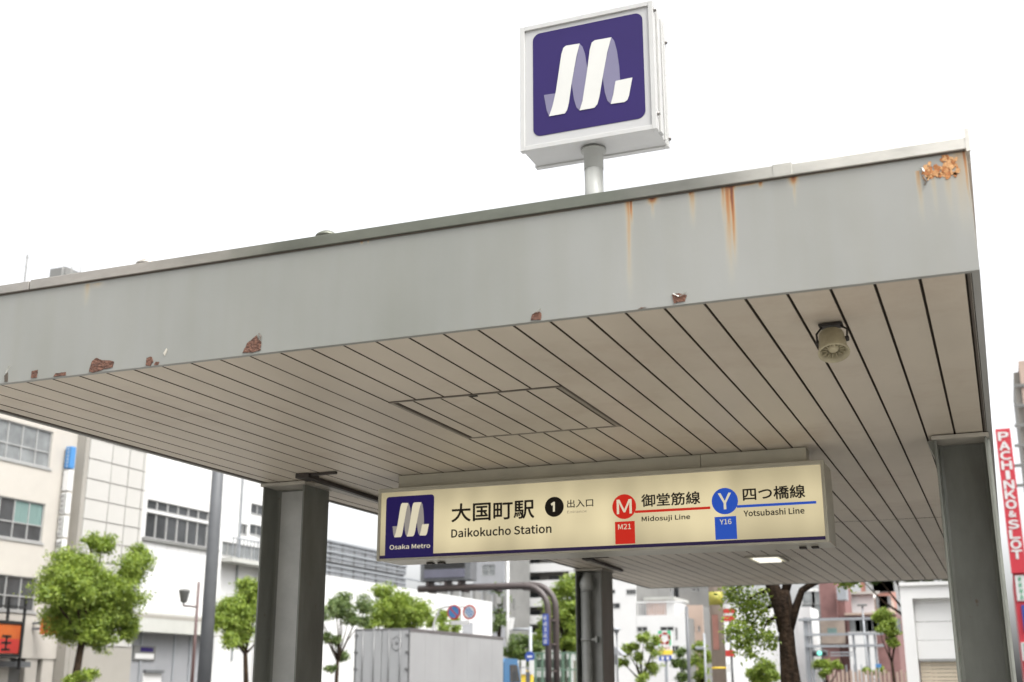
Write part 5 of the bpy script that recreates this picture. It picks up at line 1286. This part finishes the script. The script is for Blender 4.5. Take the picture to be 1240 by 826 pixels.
for k in range(1, 7):
    y = ty+(tend-ty)*k/7; b = MB(); b.box(tx1, tx1+.004, y-.008, y+.008, tz0+.12, tz1-.09); b.build('side_seam', M['boxpaint'], tk)
c_ = aY(480, 779, ty-.05); b = MB()
for k in range(6):
    a0_, a1_ = R_(60*k+30), R_(60*k+90); b.tube([(c_.x+.17*math.cos(a0_), ty-.042, c_.z+.22*math.sin(a0_)), (c_.x+.17*math.cos(a1_), ty-.042, c_.z+.22*math.sin(a1_))], .010, 6)
b.lathe([(0, .06), (.01, .001)], (c_.x, ty-.036, c_.z), (0, -1, 0), 12); b.build('rear_emblem', M['boxtrim'], tk)
cz = aX(612, 797, tx1-.05).z
b = MB(); y0_, y1_ = tend+.25, tend+2.0
prof = [(y0_, .75), (y0_, cz-.12), (y0_+.15, cz), (y1_-.45, cz), (y1_-.1, cz-.75), (y1_, cz-1.1), (y1_, .6), (y0_+.3, .6)]
b.poly([(tx0+.08, p[0], p[1]) for p in prof], tx1-tx0-.16, (1, 0, 0)); cab = b.build('cab', M['cabblue'], tk)
b = MB(); b.poly([(tx1-.08, y0_+.55, cz-.85), (tx1-.08, y0_+.55, cz-.22), (tx1-.08, y1_-.5, cz-.22), (tx1-.08, y1_-.2, cz-.8)], .012, (1, 0, 0)); b.build('side_window', M['glass'], cab)
b = MB(); b.tube([(tx1-.08, y1_-.2, cz-.3), (tx1+.2, y1_-.1, cz-.3), (tx1+.2, y1_-.1, cz-.9)], .015, 6); b.cbox(tx1+.12, tx1+.28, y1_-.13, y1_-.08, cz-.85, cz-.45, .01); b.build('wing_mirror', M['darkpole'], cab)
b = MB(); b.box(tx0+.3, tx1-.3, ty+.1, y1_-.2, .55, .9); b.build('chassis', M['black'], tk)
for x in (tx0+.16, tx1-.16):
    for y in (ty+1.7, ty+2.8, tend+.9):
        b = MB(); b.lathe([(-.13, .25), (-.13, .46), (-.1, .5), (.1, .5), (.13, .46), (.13, .25)], (x, y, .5), (1, 0, 0), 24); wh_ = b.build('wheel', M['tyre'], tk)
        b = MB(); b.lathe([(-.1, .001), (-.1, .27), (.1, .27), (.1, .001)], (x, y, .5), (1, 0, 0), 18); b.build('rim', M['boxtrim'], wh_)
b = MB(); b.cbox(tx0+.05, tx1-.05, ty-.02, ty+.08, .5, .62, .01); b.build('rear_bumper', M['boxtrim'], tk)
for x in (tx0+.25, tx1-.25): b = MB(); b.cbox(x-.15, x+.15, ty-.04, ty+.0, .68, .8, .01); b.build('tail_light', M['redprint'], tk)

# =================================================================== TREES
M['leaf'] = leafmat('fresh_green_leaves', (.10, .165, .016), (.21, .29, .04), (.34, .42, .07))
M['leafdark'] = leafmat('dark_green_leaves', (.04, .08, .015), (.09, .145, .03), (.18, .24, .055))
M['leafgrey'] = leafmat('grey_green_leaves', (.06, .11, .03), (.13, .19, .055), (.23, .29, .10))
M['bark'] = mat('tree_bark', (.036, .023, .014), .95, .35, 7, 1., 14, col2=(.010, .007, .005), stretch=(2.5, 2.5, .5))
for _n in M['bark'].node_tree.nodes:
    if _n.type == 'BUMP': _n.inputs['Distance'].default_value = .06
M['bark'].node_tree.nodes['Principled BSDF'].inputs['Specular IOR Level'].default_value = .15
def leaves(mb, c, r, n, size, rng, flat_=.8, loose=False):
    """leaf faces gathered on many small sprays inside a ball of radius r"""
    ns = max(4, n//22); cen = []
    lumps = []
    for _ in range(60 if loose else 24):
        d = Vector((rng.gauss(0, 1), rng.gauss(0, 1), rng.gauss(0, 1))).normalized(); lumps.append((Vector((d.x, d.y, d.z*flat_))*r*rng.uniform(.30, 1.0), r*rng.uniform(.2, .48)))
    for _ in range(ns):
        d = Vector((rng.gauss(0, 1), rng.gauss(0, 1), rng.gauss(0, 1))).normalized(); lc, lr = rng.choice(lumps)
        cen.append((Vector(c)+lc+Vector((d.x, d.y, d.z*flat_))*lr*rng.uniform(.3, 1)**.6, d))
    for k in range(n):
        q, d = cen[k % ns]
        sp = r*.22+size if loose else r*.10+size*.6
        p = q+Vector((rng.gauss(0, sp), rng.gauss(0, sp), rng.gauss(0, sp*.75)))
        nn_ = (Vector((rng.gauss(0, 1), rng.gauss(0, 1), rng.gauss(0, 1)))*.75+d*.5+Vector((0, 0, .7))).normalized()
        a = nn_.orthogonal().normalized(); th = rng.uniform(0, 6.28); b_ = nn_.cross(a)
        u_ = a*math.cos(th)+b_*math.sin(th); v_ = nn_.cross(u_); s = size*rng.uniform(.6, 1.25)
        o = len(mb.v); mb.v += [tuple(p-u_*s), tuple(p-v_*s*.42+u_*s*.1), tuple(p+u_*s), tuple(p+v_*s*.42+u_*s*.1)]; mb.f.append((o, o+1, o+2, o+3)); mb.sm.append(False)
def tree(name, label, at, clumps, base_uv, m, dens=1., size=.09, trunk=.13, seed=1, group=None, kind='tree', fork=None):
    """clumps: (u, v, radius in photo px) on the plane `at`; real radius follows from the distance"""
    rng = random.Random(seed); t = thing(name, label, kind, group); ax_, pv_ = at
    f = (lambda u, v: aX(u, v, pv_)) if ax_ == 'X' else (lambda u, v: aY(u, v, pv_))
    mb = MB(); cs = []
    for (u, v, rp) in clumps:
        p = f(u, v); dist = (p-CAMP).length; r = rp/FPX*dist
        off = rng.uniform(-.7, .7)*r*1.2
        p = p+(Vector((off, 0, 0)) if ax_ == 'X' else Vector((0, off, 0))); cs.append((p, r))
        leaves(mb, p, r, int(dens*3900*max(.15, (r/.9)**2)*(.09/size)**1.6)+60, size*.84, rng)
    mb.build('crown', m, t)
    bs = f(*base_uv); bs = Vector((bs.x, bs.y, .12)); cz_ = min(c[0].z-c[1]*.3 for c in cs); mx_ = sum((c[0] for c in cs), Vector())/len(cs)
    fk = Vector((bs.x*.6+mx_.x*.4, bs.y*.6+mx_.y*.4, max(1.2, min(mx_.z-.3*abs(mx_.z-cz_), mx_.z)*.72)))
    b = MB(); mid = (bs+fk)/2+Vector((rng.uniform(-.1, .1), rng.uniform(-.1, .1), 0)); b.tube([bs, mid, fk], [trunk*1.2, trunk, trunk*.8], 10)
    for c, r in cs:
        e = c+Vector((0, 0, r*.2)); m_ = (fk+e)/2+Vector((rng.uniform(-.15, .15), rng.uniform(-.15, .15), -.1))
        b.tube([fk-Vector((0, 0, .1)), m_, e], [trunk*.5, trunk*.3, trunk*.08], 6)
    b.build('trunk', M['bark'], t); return t
GR = 'street trees along the far pavement'
tree('street_tree', 'dense rounded bright green tree in front of the beige and clad buildings', ('X', -34), [(112, 715, 40), (115, 752, 30), (110, 688, 32), (148, 690, 22), (78, 712, 24), (130, 728, 34), (95, 742, 28), (148, 748, 22), (88, 692, 20), (125, 772, 19), (128, 660, 15), (58, 722, 14), (160, 672, 13), (112, 655, 10), (163, 725, 14), (150, 765, 14), (100, 765, 14)], (86, 826), M['leaf'], 1.25, .085, .16, 1, GR)
tree('street_shrub', 'low leafy shoots at the foot of the dense rounded tree', ('X', -33.6), [(96, 819, 8), (108, 817, 9), (86, 824, 7)], (96, 826), M['leaf'], 1., .08, .03, 2, kind='shrub')
tree('street_tree', 'bright green tree between the dark grey pole and the left pillar', ('X', -34), [(296, 748, 24), (303, 712, 13), (285, 738, 20), (312, 742, 20), (268, 752, 12), (272, 775, 11), (300, 768, 18), (318, 722, 16), (322, 770, 14)], (300, 826), M['leaf'], 1.2, .09, .13, 3, GR)
tree('street_tree', 'grey-green sparse layered tree just right of the left pillar', ('X', -33.8), [(418, 738, 17), (420, 728, 13), (401, 734, 11), (436, 733, 12), (392, 745, 8), (425, 748, 12), (441, 752, 8), (409, 774, 9), (396, 770, 6), (418, 795, 7), (404, 810, 6), (388, 738, 8)], (408, 826), M['leafgrey'], 1.0, .10, .12, 4, GR)
tree('street_tree', 'round-topped green tree left of centre rising over the back of the truck', ('X', -33.8), [(470, 738, 20), (468, 718, 15), (462, 742, 17), (455, 757, 10), (478, 752, 14)], (462, 826), M['leaf'], 1.0, .11, .13, 5, GR)
tree('street_tree', 'green tree over the middle of the truck box, right of the round-topped one', ('X', -33.8), [(495, 742, 19), (494, 730, 15), (486, 748, 14), (506, 742, 12), (500, 757, 11)], (492, 826), M['leaf'], 1.0, .12, .13, 6, GR)
tree('street_tree', 'small green tree beside the curved pole of the round traffic signs', ('X', -34), [(524, 752, 8), (538, 745, 9), (535, 760, 8), (552, 762, 7), (547, 752, 6)], (535, 826), M['leaf'], .9, .13, .12, 7, GR)
tree('background_tree', 'tall dark green tree past the end of the long white wall', ('Y', 105), [(604, 712, 8), (606, 728, 9), (603, 744, 9), (600, 758, 8), (608, 752, 7)], (604, 826), M['leafgrey'], .7, .17, .2, 8)
tree('background_tree', 'broad dark tree behind the signal pole, left of the gantry', ('Y', 85), [(625, 782, 13), (640, 776, 12), (616, 792, 9), (652, 786, 11), (634, 796, 12)], (634, 826), M['leafdark'], .9, .14, .2, 9)
tree('background_tree', 'big sunlit yellow-green tree behind the gantry posts', ('Y', 78), [(686, 745, 24), (690, 712, 13), (680, 735, 17), (692, 755, 16), (662, 752, 12), (688, 780, 14), (655, 768, 10), (698, 735, 14), (668, 772, 12), (700, 775, 12), (700, 700, 9), (674, 718, 9)], (684, 826), M['leaf'], 1.0, .13, .22, 10)
tree('background_tree', 'open bright green tree beside the tall green and orange sign', ('Y', 60), [(781, 772, 9), (791, 788, 9), (757, 788, 8), (772, 796, 8), (785, 808, 11), (752, 803, 7), (779, 822, 9), (766, 783, 6), (793, 776, 6)], (776, 826), M['leaf'], .9, .09, .12, 11)
tree('background_tree', 'dark small tree between the tall sign and the slim dark pole', ('Y', 66), [(824, 790, 6), (828, 805, 8), (820, 803, 6), (828, 820, 8)], (826, 826), M['leafdark'], .9, .10, .08, 12)
tree('background_tree', 'bright green tree behind the slim white lamp post', ('Y', 62), [(848, 783, 9), (855, 795, 9), (843, 800, 8), (852, 812, 9), (846, 823, 8)], (850, 826), M['leaf'], .9, .09, .1, 13)
tree('background_tree', 'small round tree right behind the foot of the big trunk', ('Y', 58), [(992, 804, 7), (1003, 806, 8), (1014, 806, 5), (1000, 814, 6)], (1000, 826), M['leaf'], .9, .08, .08, 14)
tree('background_tree', 'leafy tree hugging the left edge of the small white building', ('Y', 45), [(1068, 744, 9), (1076, 753, 10), (1080, 767, 7), (1082, 778, 6), (1062, 748, 6), (1072, 762, 7)], (1084, 826), M['leaf'], 1.1, .06, .06, 15)
tree('background_tree', 'tiny tree under the blue sign near the small white building', ('Y', 70), [(1067, 812, 5), (1062, 816, 4), (1049, 812, 5)], (1065, 826), M['leaf'], .8, .08, .05, 16)
tree('background_shrub', 'bushy shrub at the left foot of the big trunk', ('Y', 32), [(925, 808, 10), (912, 815, 7), (936, 818, 8), (925, 822, 8), (918, 824, 7)], (925, 826), M['leaf'], 1.0, .045, .03, 17, kind='shrub')
tree('background_tree', 'tree behind the small white building, its lowest leaves over the roof edge', ('Y', 37), [(1040, 700, 6), (1060, 697, 9), (1085, 695, 10), (1105, 698, 9), (1128, 696, 10), (1148, 698, 10), (1090, 670, 26), (1130, 668, 26), (1060, 668, 20)], (1120, 826), M['leafdark'], .8, .06, .1, 18)

# big near tree: heavy forked trunk and hanging leaves
rng = random.Random(21)
YB_ = 21.0
bt = thing('big_tree', 'large dark-barked forked tree with hanging leaves just behind the canopy', 'tree')
def tp(u, v, w): p = aY(u, v, YB_); return p, .86*w/2/FPX*(p-CAMP).length
path = [tp(960, 900, 44), tp(958, 830, 27), tp(954, 790, 22), tp(952, 760, 20), tp(951, 735, 20), tp(949, 715, 16)]
b = MB(); b.tube([(path[0][0].x, YB_, .1)]+[p for p, r in path], [path[0][1]*1.3]+[r for p, r in path], 16)
l1 = [tp(950, 765, 18), tp(946, 738, 21), tp(938, 716, 19), tp(928, 690, 16), tp(905, 640, 13), tp(885, 600, 8)]
b.tube([p for p, r in l1], [r for p, r in l1], 12)
l2 = [tp(954, 765, 15), tp(963, 738, 11), tp(971, 715, 9), tp(985, 706, 9), tp(1015, 690, 8), tp(1050, 660, 5)]
b.tube([p for p, r in l2], [r for p, r in l2], 10)
l3 = [tp(946, 735, 12), tp(958, 690, 12), tp(965, 640, 9), tp(960, 590, 5)]
b.tube([p for p, r in l3], [r for p, r in l3], 10)
for (u0, v0, u1, v1, u2, v2) in ((938, 712, 915, 722, 890, 740), (935, 705, 905, 700, 880, 722), (945, 745, 932, 752, 915, 775), (940, 730, 920, 740, 900, 770)):
    b.tube([tp(u0, v0, 1)[0], tp(u1, v1, 1)[0]+Vector((0, rng.uniform(-.3, .3), 0)), tp(u2, v2, 1)[0]+Vector((0, rng.uniform(-.4, .4), 0))], [.045, .02, .006], 6)
b.build('trunk', M['bark'], bt)
b = MB()
for (u, v, rp, dn) in ((890, 722, 11, .8), (903, 738, 14, 1), (893, 761, 11, 1), (908, 765, 14, 1), (928, 752, 9, .7), (897, 782, 9, .8), (930, 778, 8, .8), (918, 728, 12, .8), (912, 790, 6, .6), (935, 770, 6, .5),
                   (900, 690, 26, .6), (870, 650, 45, .3), (960, 600, 70, .2), (1040, 650, 40, .3), (1020, 702, 6, .7), (1036, 703, 5, .8)):
    p = aY(u, v, YB_); r = rp/FPX*(p-CAMP).length; p = p+Vector((0, rng.uniform(-.35, .35), 0))
    leaves(b, p, r, int(dn*3600*max(r, .12)**1.3)+20, .042 if r < .5 else .055, rng, 1.1, True)
b.build('crown', M['leaf'], bt)

# =================================================================== UNSEEN BLOCKS ADDED FOR THEIR REFLECTIONS AND SHADE
for i, (x0, x1, y0, y1, h_, mm, side_, lab_) in enumerate((
        (-90, -47.2, -90, -60, 26, 'aptgrey', 'Y', 'unseen dark block added far behind the camera for the pillar reflections'),
        (1, 34, -52, -32, 24, 'aptgrey', 'Y', 'unseen wide grey block added behind the camera to dim the right pillar'),
        (6.5, 30, 5.5, 50, 15, 'darkblock', 'X', 'unseen dark block added right of the canopy to shade the pillar sides'))):
    t = thing('unseen_shade_block', lab_, 'building')
    b = MB(); b.box(x0, x1, y0, y1, .1, h_); b.build('wall', M[mm], t)
    for k in range(int(h_//3.4)):
        b = MB(); z = 1.4+k*3.4
        if side_ == 'Y': b.box(x0+1, x1-1, y1+.001, y1+.06, z, z+1.6)
        else: b.box(x0-.06, x0-.001, y0+1, y1-1, z, z+1.6)
        b.build('window', M['glass'], t)
